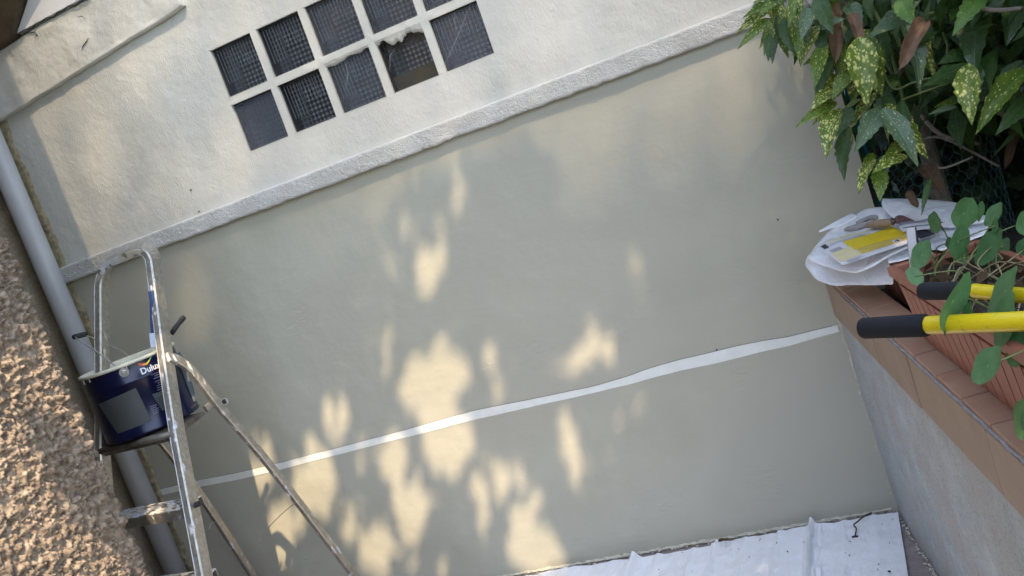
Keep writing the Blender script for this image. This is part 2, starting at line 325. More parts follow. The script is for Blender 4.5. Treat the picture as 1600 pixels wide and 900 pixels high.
# chipped, smeared mortar over the joint between the rows
sm = np.exp(-((GZ - (WZ + PZ - 0.014)) / 0.02) ** 2) * np.clip((GX - 0.14) / 0.1, 0, 1) * np.clip((0.93 - GX) / 0.1, 0, 1)
H += sm * (0.002 + 0.004 * fbm(GX, GZ, 60, 3, 5))
P = np.stack([GX - ox, -0.001 - np.maximum(H, -0.003), GZ], -1)
cx = (GX[:-1, :-1] + GX[1:, 1:]) / 2; cz = (GZ[:-1, :-1] + GZ[1:, 1:]) / 2; msk = np.ones(cx.shape, bool)
for i in range(5):
    for j in range(2):
        msk &= ~((cx > WX + i * PX) & (cx < WX + i * PX + BW) & (cz > WZ + j * PZ) & (cz < WZ + j * PZ + BH))
grid_obj('upper_plaster', P, M_UP, wall, mask=msk)
# lower painted field
X = axis(XL, XR, 0.014); Zz = axis(-0.01, 1.57, 0.014); GX, GZ = np.meshgrid(X, Zz, indexing='ij')
H = 0.006 * fbm(GX, GZ, 2.2, 2, 2) + 0.0014 * fbm(GX, GZ, 12, 2, 4)
grid_obj('lower_paint', np.stack([GX - ox, -0.003 - H, GZ], -1), M_LOW, wall)
def wall_y(x, z): return float(-0.003 - (0.006 * fbm(np.array([x]), np.array([z]), 2.2, 2, 2) + 0.0014 * fbm(np.array([x]), np.array([z]), 12, 2, 4))[0])
# ledge
X = np.arange(XL, XR, 0.005); prof = [(0.0, 1.622), (-0.008, 1.6195), (-0.024, 1.6165), (-0.029, 1.6145)] + [(-0.030, 1.6125 - 0.053 * k / 11) for k in range(0, 11)] + [(-0.030, 1.557), (-0.027, 1.555), (0.004, 1.5545)]
pr = np.array(prof); GX = np.repeat(X[:, None], len(pr), 1); s_ = np.arange(len(pr))[None, :] * 0.006 + 0 * GX
nz = fbm(GX, s_, 100, 3, 2) * 0.0042 + fbm(GX, s_, 6, 2, 3) * 0.0014
kf = np.ones(len(pr)); kf[0] = 0.2; kf[-1] = 0.4
low = np.zeros(len(pr)); low[-5:] = 1
P = np.stack([GX - ox, pr[:, 0][None, :] - np.abs(nz) * kf * (np.arange(len(pr)) > 0), pr[:, 1][None, :] + 0.6 * nz * kf + low * fbm(GX, s_ * 0, 34, 4, 6) * 0.0045], -1)
grid_obj('ledge', P, M_LEDGE, wall)
# unpainted strip
xs = np.linspace(-0.985, 1.735, 180)
STR = np.array([(-0.983, 0.64, 0.614), (-0.78, 0.638, 0.609), (-0.619, 0.631, 0.601), (-0.369, 0.627, 0.599), (0.102, 0.632, 0.605), (0.486, 0.641, 0.608), (0.749, 0.63, 0.604), (0.938, 0.624, 0.6), (1.059, 0.629, 0.6), (1.124, 0.637, 0.603), (1.235, 0.641, 0.604), (1.331, 0.639, 0.6), (1.425, 0.639, 0.6), (1.505, 0.635, 0.601), (1.583, 0.627, 0.598), (1.652, 0.628, 0.602), (1.732, 0.627, 0.604)])
zt = np.interp(xs, STR[:, 0], STR[:, 1]) + 0.0010 * fbm(xs, xs * 0, 9, 3, 1); zb = np.interp(xs, STR[:, 0], STR[:, 2]) + 0.0016 * fbm(xs, xs * 0 + 5, 12, 3, 2)
P = np.zeros((180, 4, 3))
for i, x in enumerate(xs):
    yw = wall_y(x, 0.61)
    P[i] = [(x - ox, yw + 0.001, zt[i]), (x - ox, yw - 0.0014, zt[i] - 0.0006), (x - ox, yw - 0.0014, zb[i] + 0.0006), (x - ox, yw + 0.001, zb[i])]
grid_obj('unpainted_strip', P, M_STRIP, wall, smooth=False)
# ragged dark hairline above the strip
mb = MB(); mb.tube([(x - ox, wall_y(x, 0.61) - 0.0008, z + 0.0006) for x, z in zip(xs[::2], zt[::2])], 0.0007, 4); mb.build('paint_edge', simple('paint_edge_line', (0.16, 0.15, 0.12), 0.8), wall)
# filler bead down the right corner, crumbs along the floor joint
mb = MB(); pts = []; rr = []
for k in range(180):
    z = 0.002 + k * 0.00435; x = 1.742; pts.append((x - ox - 0.002 + float(0.010 * fbm(np.array([z]), np.array([0.]), 14, 4, 2)[0]), -0.003, z)); rr.append(0.0028 + 0.003 * random.random() ** 3)
mb.tube(pts, rr, 6); mb.build('corner_filler', M_BEAD, wall)
mb = MB(); pts = []; rr = []
for k in range(240):
    x = -0.9 + k * 0.011; pts.append((x - ox, -0.004 - 0.003 * random.random(), 0.003 + 0.004 * random.random())); rr.append(0.003 + 0.004 * random.random())
mb.tube(pts, rr, 5)
mb.build('base_filler', M_BEAD, wall)
# raking upper band with cracked plaster
X = np.arange(-1.09, -0.02, 0.007); T_ = np.linspace(0, 1, 34); GX, GT = np.meshgrid(X, T_, indexing='ij')
lo = 2.225 + (GX + 0.96) * 0.088; hi = 2.452 + np.clip((GX + 0.82) / 0.2, 0, 1) * 0.016
GZ = lo + (hi - lo) * GT; H = 0.012 * fbm(GX, GZ, 12, 4, 2) + 0.006 * fbm(GX, GZ, 4, 2, 5)
edge = np.clip((1 - GT) * 12, 0, 1) * np.clip((GT) * 14, 0.25, 1)
P = np.stack([GX - ox, -0.024 - 0.5 * H * edge - 0.006 * np.exp(-((GX + 0.45) / 0.12) ** 2 - ((GT - 0.45) / 0.3) ** 2), GZ + 0.006 * fbm(GX, GZ * 0, 14, 4, 3) * (GT < 0.02)], -1)
und = P[:, :1].copy(); und[:, :, 1] = -0.014; und[:, :, 2] -= 0.003; und2 = P[:, :1].copy(); und2[:, :, 1] = 0.001; und2[:, :, 2] -= 0.001
top = P[:, -1:].copy(); top[:, :, 1] = 0.001
P = np.concatenate([und2, und, P, top], 1); capr = P[-1:].copy(); capr[:, :, 1] = 0.001; P = np.concatenate([P, capr], 0)
grid_obj('raking_band', P, M_UP, wall)
mb = MB(); mb.hexa([(-0.735 - ox, -0.034, 2.474), (0.02 - ox, -0.034, 2.482), (0.02 - ox, 0.0, 2.482), (-0.735 - ox, 0.0, 2.474), (-0.40 - ox, -0.038, 2.74), (0.02 - ox, -0.038, 2.74), (0.02 - ox, 0, 2.74), (-0.40 - ox, 0, 2.74)])
mb.build('smooth_panel', M_PANEL, wall, bevel=0.002)
mb = MB()      # fine cracks in the band
mb.tube([(x - ox, -0.0325, 2.4725 + 0.006 * math.sin(x * 31) * math.sin(x * 83)) for x in np.arange(-0.73, -0.05, 0.012)], 0.0022, 5); mb.build('crack', M_BLACK, wall); mb = MB()
for path in ([(-0.72, 2.466), (-0.68, 2.461), (-0.66, 2.452), (-0.65, 2.44), (-0.67, 2.432)], [(-0.45, 2.43), (-0.43, 2.425), (-0.42, 2.41)], [(-0.49, 2.318), (-0.48, 2.33), (-0.46, 2.338), (-0.44, 2.348)]):
    mb.tube([(x - ox, -0.0305, z) for x, z in path], [0.0006] + [0.0016] * (len(path) - 2) + [0.0005], 5)
mb.build('crack', M_BLACK, wall)
mb = MB(); mb.hexa([(-1.09 - ox, -0.05, 2.425), (-0.735 - ox, -0.05, 2.472), (-0.765 - ox, 0, 2.461), (-1.09 - ox, 0, 2.415), (-1.09 - ox, -0.16, 2.85), (-0.35 - ox, -0.16, 2.80), (-0.37 - ox, 0, 2.80), (-1.09 - ox, 0, 2.85)])
mb.build('soffit_board', M_DARKWOOD, wall, bevel=0.004)
# bare mortar left in the corner beside the pipe
Zz = np.arange(0, 2.22, 0.008); T_ = np.linspace(0, 1, 12); GZ, GT = np.meshgrid(Zz, T_, indexing='ij')
GX = XL + (0.118 + 0.014 * fbm(GZ, GZ * 0, 26, 4, 2)) * GT
P = np.stack([GX - ox, -0.006 - 0.012 * (1 - GT) - np.abs(0.014 * fbm(GX, GZ, 55, 3, 4)) * (GT < 0.98) + 0.008 * (GT > 0.98), GZ], -1)
grid_obj('mortar_fillet', P, M_OLIVE, wall, flip=True)
# small nail holes / marks
mb = MB()
for x, z in [(1.66, 0.992), (-0.291, 1.716), (-0.292, 1.632), (1.364, 0.644)]:
    mb.tube([(x - ox, -0.001, z), (x - ox, -0.009, z - 0.002)], 0.0022, 6)
mb.build('nail', M_BLACK, wall)

# ---------------------------------------------------------------- glass block window
n = NM('block_glass_front'); n.set(Roughness=0.09); n.b.inputs['IOR'].default_value = 1.5
tp = n.n('ShaderNodeBsdfTransparent'); tp.inputs[0].default_value = (0.93, 0.95, 0.95, 1); gl = n.n('ShaderNodeBsdfGlossy'); gl.inputs['Roughness'].default_value = 0.07
fr = n.n('ShaderNodeFresnel'); fr.inputs['IOR'].default_value = 1.45
df = n.n('ShaderNodeBsdfDiffuse'); oi = n.n('ShaderNodeObjectInfo'); df.inputs['Color'].default_value = (0.24, 0.28, 0.36, 1)  # bluish diffuse haze painted in for reflected sky
m1 = n.n('ShaderNodeMixShader'); n.L(fr.outputs[0], m1.inputs[0]); n.L(tp.outputs[0], m1.inputs[1]); n.L(gl.outputs[0], m1.inputs[2])
bsel = n.math('POWER', oi.outputs['Random'], 3.0); m2 = n.n('ShaderNodeMixShader'); dirt_haze = n.ramp(n.noise(11, 5, 0.7), [(0.42, 0.01), (0.75, 0.08)])
n.L(n.math('ADD', dirt_haze, n.math('MULTIPLY', n.math('POWER', oi.outputs['Random'], 2.0), 0.22)), m2.inputs[0]); n.L(m1.outputs[0], m2.inputs[1]); n.L(df.outputs[0], m2.inputs[2])
bp = n.n('ShaderNodeBump'); bp.inputs['Strength'].default_value = 0.25; bp.inputs['Distance'].default_value = 0.004; n.L(n.noise(9, 2), bp.inputs['Height']); n.L(bp.outputs[0], gl.inputs['Normal'])
n.L(m2.outputs[0], n.t.nodes['Material Output'].inputs['Surface']); M_GF = n.m
M_GIN = simple('block_glass_inner', (0.022, 0.024, 0.026), 0.2, 0.3, 20); M_GRIB = simple('block_glass_rib', (0.20, 0.21, 0.22), 0.15, 0.2, 50)
M_GDOT = simple('block_glass_glint', (0.50, 0.52, 0.55), 0.12, 0.3, 90); M_GEDGE = simple('block_glass_edge', (0.055, 0.052, 0.046), 0.3, 0.3, 60)  # pale colour painted in for glints on front ribs and crossings
M_BROWNIN = simple('brown_behind_glass', (0.10, 0.075, 0.03), 0.5, 0.5, 18)
win = par(empty('window', (0.5, 0, 1.96)))
win['label'] = 'dark glass block window of two rows of five blocks'
def block_mesh(variant):
    mb = MB(); w_, h_ = BW + 0.004, BH + 0.004; D_ = 0.062; e = 0.006
    x0, x1, z0, z1 = -w_ / 2, w_ / 2, -h_ / 2, h_ / 2; y0 = 0.010
    # rounded front rim
    R0 = [(x0, y0 + 0.006, z0), (x1, y0 + 0.006, z0), (x1, y0 + 0.006, z1), (x0, y0 + 0.006, z1)]; R1 = [(x0 + e, y0, z0 + e), (x1 - e, y0, z0 + e), (x1 - e, y0, z1 - e), (x0 + e, y0, z1 - e)]
    mb.add(R0 + R1, [(0, 1, 5, 4), (1, 2, 6, 5), (2, 3, 7, 6), (3, 0, 4, 7)], 3)
    mb.add([(x0, -0.002, z0), (x1, -0.002, z0), (x1, -0.002, z1), (x0, -0.002, z1)] + R0, [(0, 1, 5, 4), (1, 2, 6, 5), (2, 3, 7, 6), (3, 0, 4, 7)], 4)
    mb.add(R1, [(0, 1, 2, 3)], 0)
    # cavity
    B = [(x0 + e, D_, z0 + e), (x1 - e, D_, z0 + e), (x1 - e, D_, z1 - e), (x0 + e, D_, z1 - e)]
    F_ = [(p[0], y0 + 0.002, p[2]) for p in R1]
    mb.add(F_ + B, [(4, 5, 6, 7), (0, 4, 5, 1), (1, 5, 6, 2), (2, 6, 7, 3), (3, 7, 4, 0)], 1)
    N = 10
    if variant == 2: mb.box((x0 + e, D_ - 0.03, z0 + e), (x1 - e, D_ - 0.01, z0 + 0.055), 5)
    ww, hh = x1 - x0 - 2 * e, z1 - z0 - 2 * e
    for k in range(N + 3):
        x = x0 + e + ww * (k + 0.5) / (N + 3)
        if variant == 0: mb.tube([(x, y0 + 0.014, z0 + hh * (0.30 if k < 5 else 0.55)), (x, y0 + 0.010, z1 - e - 0.004)], 0.0010, 5, 6, False)
        if variant == 0: mb.tube([(x, y0 + 0.010, z1 - e - 0.001), (x, D_, z1 - e - 0.001)], 0.0016, 4, 2, False)
    for i in range(N):
        x = x0 + e + ww * (i + 0.5) / N; z_ = z0 + e + hh * (i + 0.5) / N
        mb.tube([(x, D_ - 0.0005, z0 + e), (x, D_ - 0.0005, z1 - e)], 0.0020 if variant != 1 else 0.001, 4, 2, False)
        mb.tube([(x0 + e, D_ - 0.0005, z_), (x1 - e, D_ - 0.0005, z_)], 0.0020 if variant != 1 else 0.001, 4, 2, False)
        if variant == 1: continue
        for j in range(N):
            z = z0 + e + hh * (j + 0.5) / N; q = 0.0040
            if i < 3 or j > 7: continue
            mb.add([(x - q, D_ - 0.001, z - q), (x + q, D_ - 0.001, z - q), (x + q, D_ - 0.001, z + q), (x - q, D_ - 0.001, z + q), (x, D_ - 0.006, z)], [(0, 1, 4), (1, 2, 4), (2, 3, 4), (3, 0, 4)], 6)
    return mb.mesh('glass_block', [M_GF, M_GIN, M_GRIB, M_GEDGE, M_UP, M_BROWNIN, M_GDOT])
BM = [block_mesh(v) for v in range(3)]
for j in (1, 0):
    for i in range(5):
        v = 1 if (i, j) == (0, 0) else 2 if (i, j) == (3, 0) else 0
        o = link(bpy.data.objects.new('glass_block', BM[v]), win); o.location = (WX + i * PX + BW / 2 - 0.5, 0, WZ + j * PZ + BH / 2 - 1.96)
        if v == 1: o['label'] = 'hazy grey glass block'
        if v == 2: o['label'] = 'glass block chipped at its top edge with a brown lower band'
# ragged plaster lapping over two blocks
def ragged(xa, xb, z_top, depth, seed):
    xs = np.linspace(xa, xb, 60); zb = z_top - depth * (0.55 + 1.1 * fbm(xs, xs * 0 + seed, 16, 4, seed)); P = np.zeros((60, 5, 3))
    for i, x in enumerate(xs):
        for k in range(5):
            t = k / 4; z = z_top + 0.006 + (zb[i] - z_top - 0.006) * t; P[i, k] = (x - 0.5, -0.002 - 0.004 * (1 - t) * (0.6 + random.random() * 0.4) + (0.012 if k == 4 else 0.004 * t), z - 1.96)
    return P
o = grid_obj('chipped_plaster', ragged(WX + 3 * PX, WX + 3 * PX + BW, WZ + BH, 0.038, 3), M_UP, win)
o = grid_obj('chipped_plaster', ragged(WX + 2 * PX - 0.004, WX + 2 * PX + BW, WZ + BH, 0.012, 5), M_UP, win)
mb = MB()
for path in ([(4 * PX + 0.002, WZ + 0.028), (4 * PX + 0.07, WZ + 0.09), (4 * PX + 0.15, WZ + 0.17)], [(4 * PX + 0.07, WZ + 0.10), (4 * PX + 0.088, WZ + 0.165)], [(2 * PX + 0.03, WZ + 0.07), (2 * PX + 0.06, WZ + 0.11), (2 * PX + 0.075, WZ + 0.168)], [(3 * PX + 0.01, WZ + 0.075), (3 * PX + 0.03, WZ + 0.12), (3 * PX + 0.05, WZ + 0.13)]):
    mb.tube([(x - 0.5, 0.0095, z - 1.96) for x, z in path], [0.0003, 0.0008, 0.0004][:len(path)] + [0.0003] * max(0, len(path) - 3), 4)
mb.build('glass_crack', simple('crack_in_glass', (0.42, 0.44, 0.46), 0.4), win)

# ---------------------------------------------------------------- left side wall, near corner, drainpipe
Yv = np.arange(-1.5, 0.003, 0.012); Zv = np.arange(0, 3.2, 0.012); GY, GZ = np.meshgrid(Yv, Zv, indexing='ij')
H = 0.012 * np.abs(fbm(GY, GZ, 34, 3, 2)) + 0.008 * fbm(GY, GZ, 6, 2, 3)
side = empty('side_wall', (-1.2, -0.5, 0)); tag(side, 'shaded grey brown roughcast wall behind the drainpipe', 'wall')
grid_obj('roughcast_face', np.stack([-1.085 + H + 1.2, GY + 0.5, GZ], -1), M_RC2, side)
MB().box((-0.3, -1.0, 0), (0.1, 0.5, 3.2)).build('masonry', M_RC2, side)
near = empty('near_wall_corner', (-0.8, -1.6, 0)); tag(near, 'sunlit tan roughcast wall corner in front of the ladder', 'wall')
yB, xB, RB = -0.95, -0.192, 0.03
st = 0.0036; arc = RB * math.pi / 2; L1, L2 = 0.35, 1.25
U = np.concatenate([np.arange(-L1, 0, st), np.arange(0, arc, st), np.arange(arc, arc + L2, st), np.array([arc + L2 + 1.0, arc + L2 + 2.5])])
V = np.concatenate([[0, 0.15], np.arange(0.3, 1.85, st), np.array([2.2, 3.0, 4.1])])
GU, GV = np.meshgrid(U, V, indexing='ij')
def rc_h(u, v):
    a = fbm(u, v, 64, 3, 1, 0.65); b = np.abs(fbm(u + 3, v + 7, 80, 3, 4, 0.65)); c = np.abs(vn(u * 40 + 1.7 * vn(u * 50, v * 50, 2), v * 40, 6))
    return 0.017 * np.clip(0.62 + 1.4 * a - 1.6 * b, 0, 1.0) ** 0.8 + 0.009 * (0.5 - c) + 0.004 * fbm(u, v, 5, 2, 7)
H = rc_h(GU, GV)
th = np.clip(GU / arc, 0, 1) * (math.pi / 2); s1 = np.minimum(GU, 0); s2 = np.maximum(GU - arc, 0)
px_ = xB - RB + RB * np.sin(th) + s1; py_ = yB - RB + RB * np.cos(th) - s2
P = np.stack([px_ + np.sin(th) * H + 0.8, py_ + np.cos(th) * H + 1.6, GV], -1)
grid_obj('roughcast_face', P, M_RC, near, flip=True)
mb = MB().box((-4 + 0.8, -4.6 + 1.6, 0), (xB - 0.009 + 0.8, yB - 0.008 + 1.6, 4.1)); mb.build('masonry', M_RC, near)
pipe = empty('drainpipe', (-0.997, -0.08, 0)); tag(pipe, 'grey blue plastic drainpipe running down the wall corner', 'pipe')
mb = MB(); mb.tube([(0, 0, 0), (0, 0, 3.1)], 0.0415, 40); mb.build('pipe', M_PVC, pipe, smooth=True)
mb = MB(); mb.tube([(0, 0, 2.52), (0, 0, 2.62)], 0.047, 40); mb.build('pipe_collar', M_PVC, pipe, smooth=True)

# ---------------------------------------------------------------- step ladder
lad = empty('step_ladder', (-0.35, -0.6, 0)); tag(lad, 'paint spattered aluminium step ladder standing open against the wall', 'ladder')
LO = Vector((0.35, 0.6, 0))
def lp(p): return Vector(p) + LO
Rr = [(-0.105, -0.985, 0.0), (-0.135, -0.817, 0.577), (-0.165, -0.665, 0.985), (-0.180, -0.575, 1.20), (-0.192, -0.46, 1.47)]
Lr = [(-0.565, -0.925, 0.0), (-0.535, -0.775, 0.577), (-0.515, -0.625, 0.985), (-0.488, -0.535, 1.20), (-0.455, -0.43, 1.46)]
def arcpts(a, b, c, n=7):
    a, b, c = Vector(a), Vector(b), Vector(c); return [a * (1 - t) ** 2 + b * 2 * t * (1 - t) + c * t * t for t in [k / n for k in range(n + 1)]]
topR = (-0.196, -0.425, 1.548); topL = (-0.447, -0.395, 1.535)
path = Rr + arcpts((-0.193, -0.447, 1.50), topR, (-0.245, -0.421, 1.558)) + arcpts((-0.395, -0.402, 1.553), topL, (-0.452, -0.42, 1.485)) + Lr[::-1]
wd = Vector((-0.12, 1.0, 0.33))
mb = MB(); mb.bar([lp(p) for p in path], wd, 0.052, 0.0235, 0)
fr_ = mb.build('front_frame', [M_ALU], lad, smooth=False)
# painted front edge strip (dried paint caked on the narrow edge)
mb = MB(); off = Vector((0.0, -0.0255, -0.0085)); mb.bar([lp(p) + off for p in path], wd, 0.004, 0.0225, 0); mb.build('frame_edge', [M_ALUF], lad)
def lerp3(P, z):
    for a, b in zip(P[:-1], P[1:]):
        if a[2] <= z <= b[2]: t = (z - a[2]) / (b[2] - a[2]); return Vector(a).lerp(Vector(b), t)
def step(z, name='step', depth=0.085, lab=None):
    a = lerp3(Lr, z) + Vector((0.010, 0, 0)); b = lerp3(Rr, z) - Vector((0.010, 0, 0)); mb = MB()
    for (dy0, dy1, dz0, dz1, mi) in ((-0.024, -0.020, -0.030, 0.0, 0), (-0.024, depth - 0.02, 0.0, 0.004, 1), (depth - 0.024, depth - 0.02, -0.02, 0.0, 0)):
        mb.hexa([lp(a + Vector((0, dy0, dz0))), lp(b + Vector((0, dy0, dz0))), lp(b + Vector((0, dy1, dz0))), lp(a + Vector((0, dy1, dz0))),
                 lp(a + Vector((0, dy0, dz1))), lp(b + Vector((0, dy0, dz1))), lp(b + Vector((0, dy1, dz1))), lp(a + Vector((0, dy1, dz1)))], mi)
    for k in range(6):     # tread ribs
        y = -0.015 + k * (depth - 0.01) / 6
        mb.hexa([lp(a + Vector((0, y, 0.004))), lp(b + Vector((0, y, 0.004))), lp(b + Vector((0, y + 0.005, 0.004))), lp(a + Vector((0, y + 0.005, 0.004))),
                 lp(a + Vector((0, y, 0.006))), lp(b + Vector((0, y, 0.006))), lp(b + Vector((0, y + 0.005, 0.006))), lp(a + Vector((0, y + 0.005, 0.006)))], 1)
    o = mb.build(name, [M_ALU, M_ALUF], lad)
    e = b + Vector((0.020, 0.0, -0.004)); m2 = MB().tube([lp(e), lp(e + Vector((0.016, 0.004, 0.001)))], 0.0085, 10); m2.build('end_plug', M_RUB, lad)
for z in (0.775, 0.565, 0.345, 0.13): step(z)
# platform
a = lerp3(Lr, 0.999); b = lerp3(Rr, 0.999); mb = MB()
A0 = a + Vector((0.012, -0.02, -0.002)); B0 = b + Vector((-0.012, -0.02, -0.002)); dpt = Vector((0, 0.17, 0))
mb.hexa([lp(A0 - Vector((0, 0, 0.032))), lp(B0 - Vector((0, 0, 0.032))), lp(B0 + dpt - Vector((0, 0, 0.012))), lp(A0 + dpt - Vector((0, 0, 0.012))), lp(A0), lp(B0), lp(B0 + dpt), lp(A0 + dpt)])
mb.build('platform', M_PLAT, lad, bevel=0.003)
mb = MB(); mb.tube([lp(A0 + Vector((-0.01, -0.004, -0.01))), lp(B0 + Vector((0.01, -0.004, -0.01)))], 0.011, 10); mb.build('platform_rod', M_PLAT, lad, smooth=True)
# rear legs, each bent at the hinge
for s, pts in (('R', [(-0.172, -0.578, 1.205), (-0.168, -0.545, 1.185), (-0.162, -0.505, 1.125), (-0.152, -0.462, 0.985), (-0.130, -0.371, 0.735), (-0.096, -0.205, 0.205), (-0.083, -0.14, 0.0)]),
               ('L', [(-0.492, -0.54, 1.205), (-0.505, -0.50, 1.18), (-0.525, -0.455, 1.12), (-0.545, -0.42, 1.0), (-0.562, -0.33, 0.90), (-0.573, -0.23, 0.60), (-0.592, -0.13, 0.25), (-0.60, -0.06, 0.0)])):
    mb = MB(); mb.bar([lp(p) for p in cr_spline(pts, 5)], (-0.1, 1, 0.3), 0.031, 0.019); mb.build('rear_leg', M_ALU, lad)
    p = Vector(pts[-1]); mb = MB(); mb.box(lp(p + Vector((-0.016, -0.022, 0.0))), lp(p + Vector((0.016, 0.022, 0.045)))); mb.build('foot', M_RUB, lad, bevel=0.004)
for P_ in (Rr, Lr):
    p = Vector(P_[0]); mb = MB(); mb.box(lp(p + Vector((-0.016, -0.028, 0.0))), lp(p + Vector((0.016, 0.028, 0.05)))); mb.build('foot', M_RUB, lad, bevel=0.004)
# bracket joining platform and rear leg, with its pivot hole
mb = MB(); mb.bar([lp(q) for q in ((-0.178, -0.50, 1.0), (-0.170, -0.47, 1.005), (-0.158, -0.45, 1.005))], (0, 0.1, 1), 0.024, 0.016); mb.build('bracket', M_ALU, lad)
hp = Vector((0.045, -0.667, 1.037))
mb = MB(); mb.tube([lp(hp + Vector((-0.0045, 0.006, 0))), lp(hp)], 0.010, 20, 0); mb.tube([lp(hp - Vector((0.002, 0, 0))), lp(hp + Vector((0.0012, -0.0016, 0)))], 0.0075, 16, 1); mb.build('hinge_plate', [M_ALU, M_BLACK], lad)
for P_ in ((-0.142, -0.785, 0.66), (-0.170, -0.635, 1.06), (-0.186, -0.53, 1.31)):
    mb = MB(); mb.tube([lp(Vector(P_)), lp(Vector(P_) + Vector((0.0125, 0, 0)))], 0.005, 10); mb.build('bolt', M_STEEL, lad)
mb = MB(); mb.tube(cr_spline([lp(q) for q in ((0.255, -0.804, 0.731), (0.191, -0.799, 0.705), (0.111, -0.781, 0.665), (0.053, -0.765, 0.626))], 4), 0.0011, 5); mb.build('limit_wire', M_STEEL, lad); mb = MB(); mb.tube(cr_spline([lp(q) for q in ((-0.102, -0.727, 0.701), (-0.117, -0.733, 0.701), (-0.126, -0.738, 0.688))], 4), 0.0012, 5); mb.build('limit_wire', M_STEEL, lad)

# ---------------------------------------------------------------- paint bucket
BC = Vector((-0.361, -0.539, 1.234)); BR = 0.152; ZT, ZB = BC.z, 1.004
buc = empty('paint_bucket', (BC.x, BC.y, ZB)); tag(buc, 'navy blue metal paint bucket standing on the ladder platform', 'bucket')
def lathe(prof, n=72):
    V = []; F = []
    for r_, z in prof:
        for k in range(n): a = 2 * math.pi * k / n; V.append((r_ * math.cos(a), r_ * math.sin(a), z))
    for i in range(len(prof) - 1):
        for k in range(n): a = i * n + k; b = i * n + (k + 1) % n; F.append((a, b, b + n, a + n))
    return V, F
Hh = ZT - ZB
V_, F_ = lathe([(0.0, 0.003), (BR - 0.006, 0.003), (BR - 0.003, 0.0), (BR - 0.0005, 0.004), (BR - 0.003, 0.009), (BR - 0.004, Hh * 0.72), (BR - 0.0015, Hh * 0.735), (BR - 0.004, Hh * 0.75), (BR - 0.004, Hh - 0.010)]); MB().add(V_, F_).build('body', M_NAVY, buc, smooth=True)
V_, F_ = lathe([(BR - 0.004, Hh - 0.010), (BR + 0.0, Hh - 0.008), (BR + 0.001, Hh - 0.004), (BR - 0.001, Hh), (BR - 0.006, Hh + 0.001), (BR - 0.010, Hh - 0.003), (BR - 0.012, Hh - 0.008), (BR - 0.012, Hh - 0.06)]); MB().add(V_, F_).build('rim', M_CREAM, buc, smooth=True)
V_, F_ = lathe([(0.0, Hh - 0.058), (BR - 0.0125, Hh - 0.055)]); MB().add(V_, F_).build('paint', M_CREAM, buc, smooth=True)
def onCyl(ang, z, off=0.0): return (math.cos(ang) * (BR - 0.004 + off), math.sin(ang) * (BR - 0.004 + off), z - ZB)
def cpatch(corners, name, mat, off=0.0009, nu=14, nv=10, parent=buc):
    (a0, z0), (a1, z1), (a2, z2), (a3, z3) = corners; P = np.zeros((nu, nv, 3))
    for i in range(nu):
        for j in range(nv):
            u = i / (nu - 1); v = j / (nv - 1)
            a = (a0 * (1 - u) + a1 * u) * (1 - v) + (a3 * (1 - u) + a2 * u) * v; z = (z0 * (1 - u) + z1 * u) * (1 - v) + (z3 * (1 - u) + z2 * u) * v
            P[i, j] = onCyl(a, z, off)
    return grid_obj(name, P, mat, parent, smooth=True)
cpatch([(-1.7897, 1.1411), (-0.8509, 1.1516), (-0.8104, 1.0389), (-1.5834, 1.0354)], 'label_panel', M_LABEL)
cpatch([(-0.6076, 1.1138), (-0.2085, 1.1093), (-0.1494, 1.0527), (-0.548, 1.0532)], 'label_panel', M_LABEL, nu=8)
def text_mesh(txt, size, bold=False):
    cu_ = bpy.data.curves.new('t', 'FONT'); cu_.body = txt; cu_.size = size; cu_.align_x = 'CENTER'; cu_.align_y = 'CENTER'; cu_.extrude = 0.0002; cu_.offset = 0.0006 if bold else 0
    o = bpy.data.objects.new('t', cu_); C.objects.link(o); dg = bpy.context.evaluated_depsgraph_get(); me = bpy.data.meshes.new_from_object(o.evaluated_get(dg)); bpy.data.objects.remove(o); return me
def ctext(txt, size, at, name, mat, bold=False):
    me = text_mesh(txt, size, bold); me.materials.clear(); me.materials.append(mat); a0, z0 = at
    for v in me.vertices:
        x, y, zz = v.co; v.co = onCyl(a0 + x / BR, z0 + y, 0.0012 + zz)
    return link(bpy.data.objects.new(name, me), buc)
lc = (-0.4313, 1.1909)
ctext('Dulux', 0.027, (lc[0], lc[1] + 0.0), 'lettering', M_WHITEINK, True)
for k in range(9):
    wdt = random.uniform(0.030, 0.045); z = lc[1] - 0.022 - k * 0.0068 - (0.004 if k > 2 else 0); a = lc[0] + 0.14
    cpatch([(a - wdt / BR / 2 * 1.3, z), (a + wdt / BR / 2 * 1.3, z), (a + wdt / BR / 2 * 1.3, z + 0.0022), (a - wdt / BR / 2 * 1.3, z + 0.0022)], 'small_print', M_INK, nu=6, nv=2)
ctext('SATIN', 0.016, (-0.3966, 1.1039), 'lettering', M_INK)
# colour swoosh above the name
sw = [(-0.030, 0.022), (-0.018, 0.016), (-0.006, 0.014), (0.006, 0.022), (0.018, 0.032), (0.030, 0.030), (0.038, 0.020)]
for k, col in enumerate(('red', 'orange', 'yellow', 'green', 'blue', 'blue')):
    (x0, y0), (x1, y1) = sw[k], sw[k + 1]; t0 = 0.007 - abs(k - 1) * 0.0011; t1 = 0.007 - abs(k) * 0.0012
    cpatch([(lc[0] + x0 / BR, lc[1] + y0), (lc[0] + x1 / BR, lc[1] + y1), (lc[0] + x1 / BR, lc[1] + y1 + t1), (lc[0] + x0 / BR, lc[1] + y0 + t0)], 'emblem_stroke', inks[col], nu=4, nv=3)
ctext('10 L', 0.012, (-1.7624, 1.2181), 'lettering', M_INK)
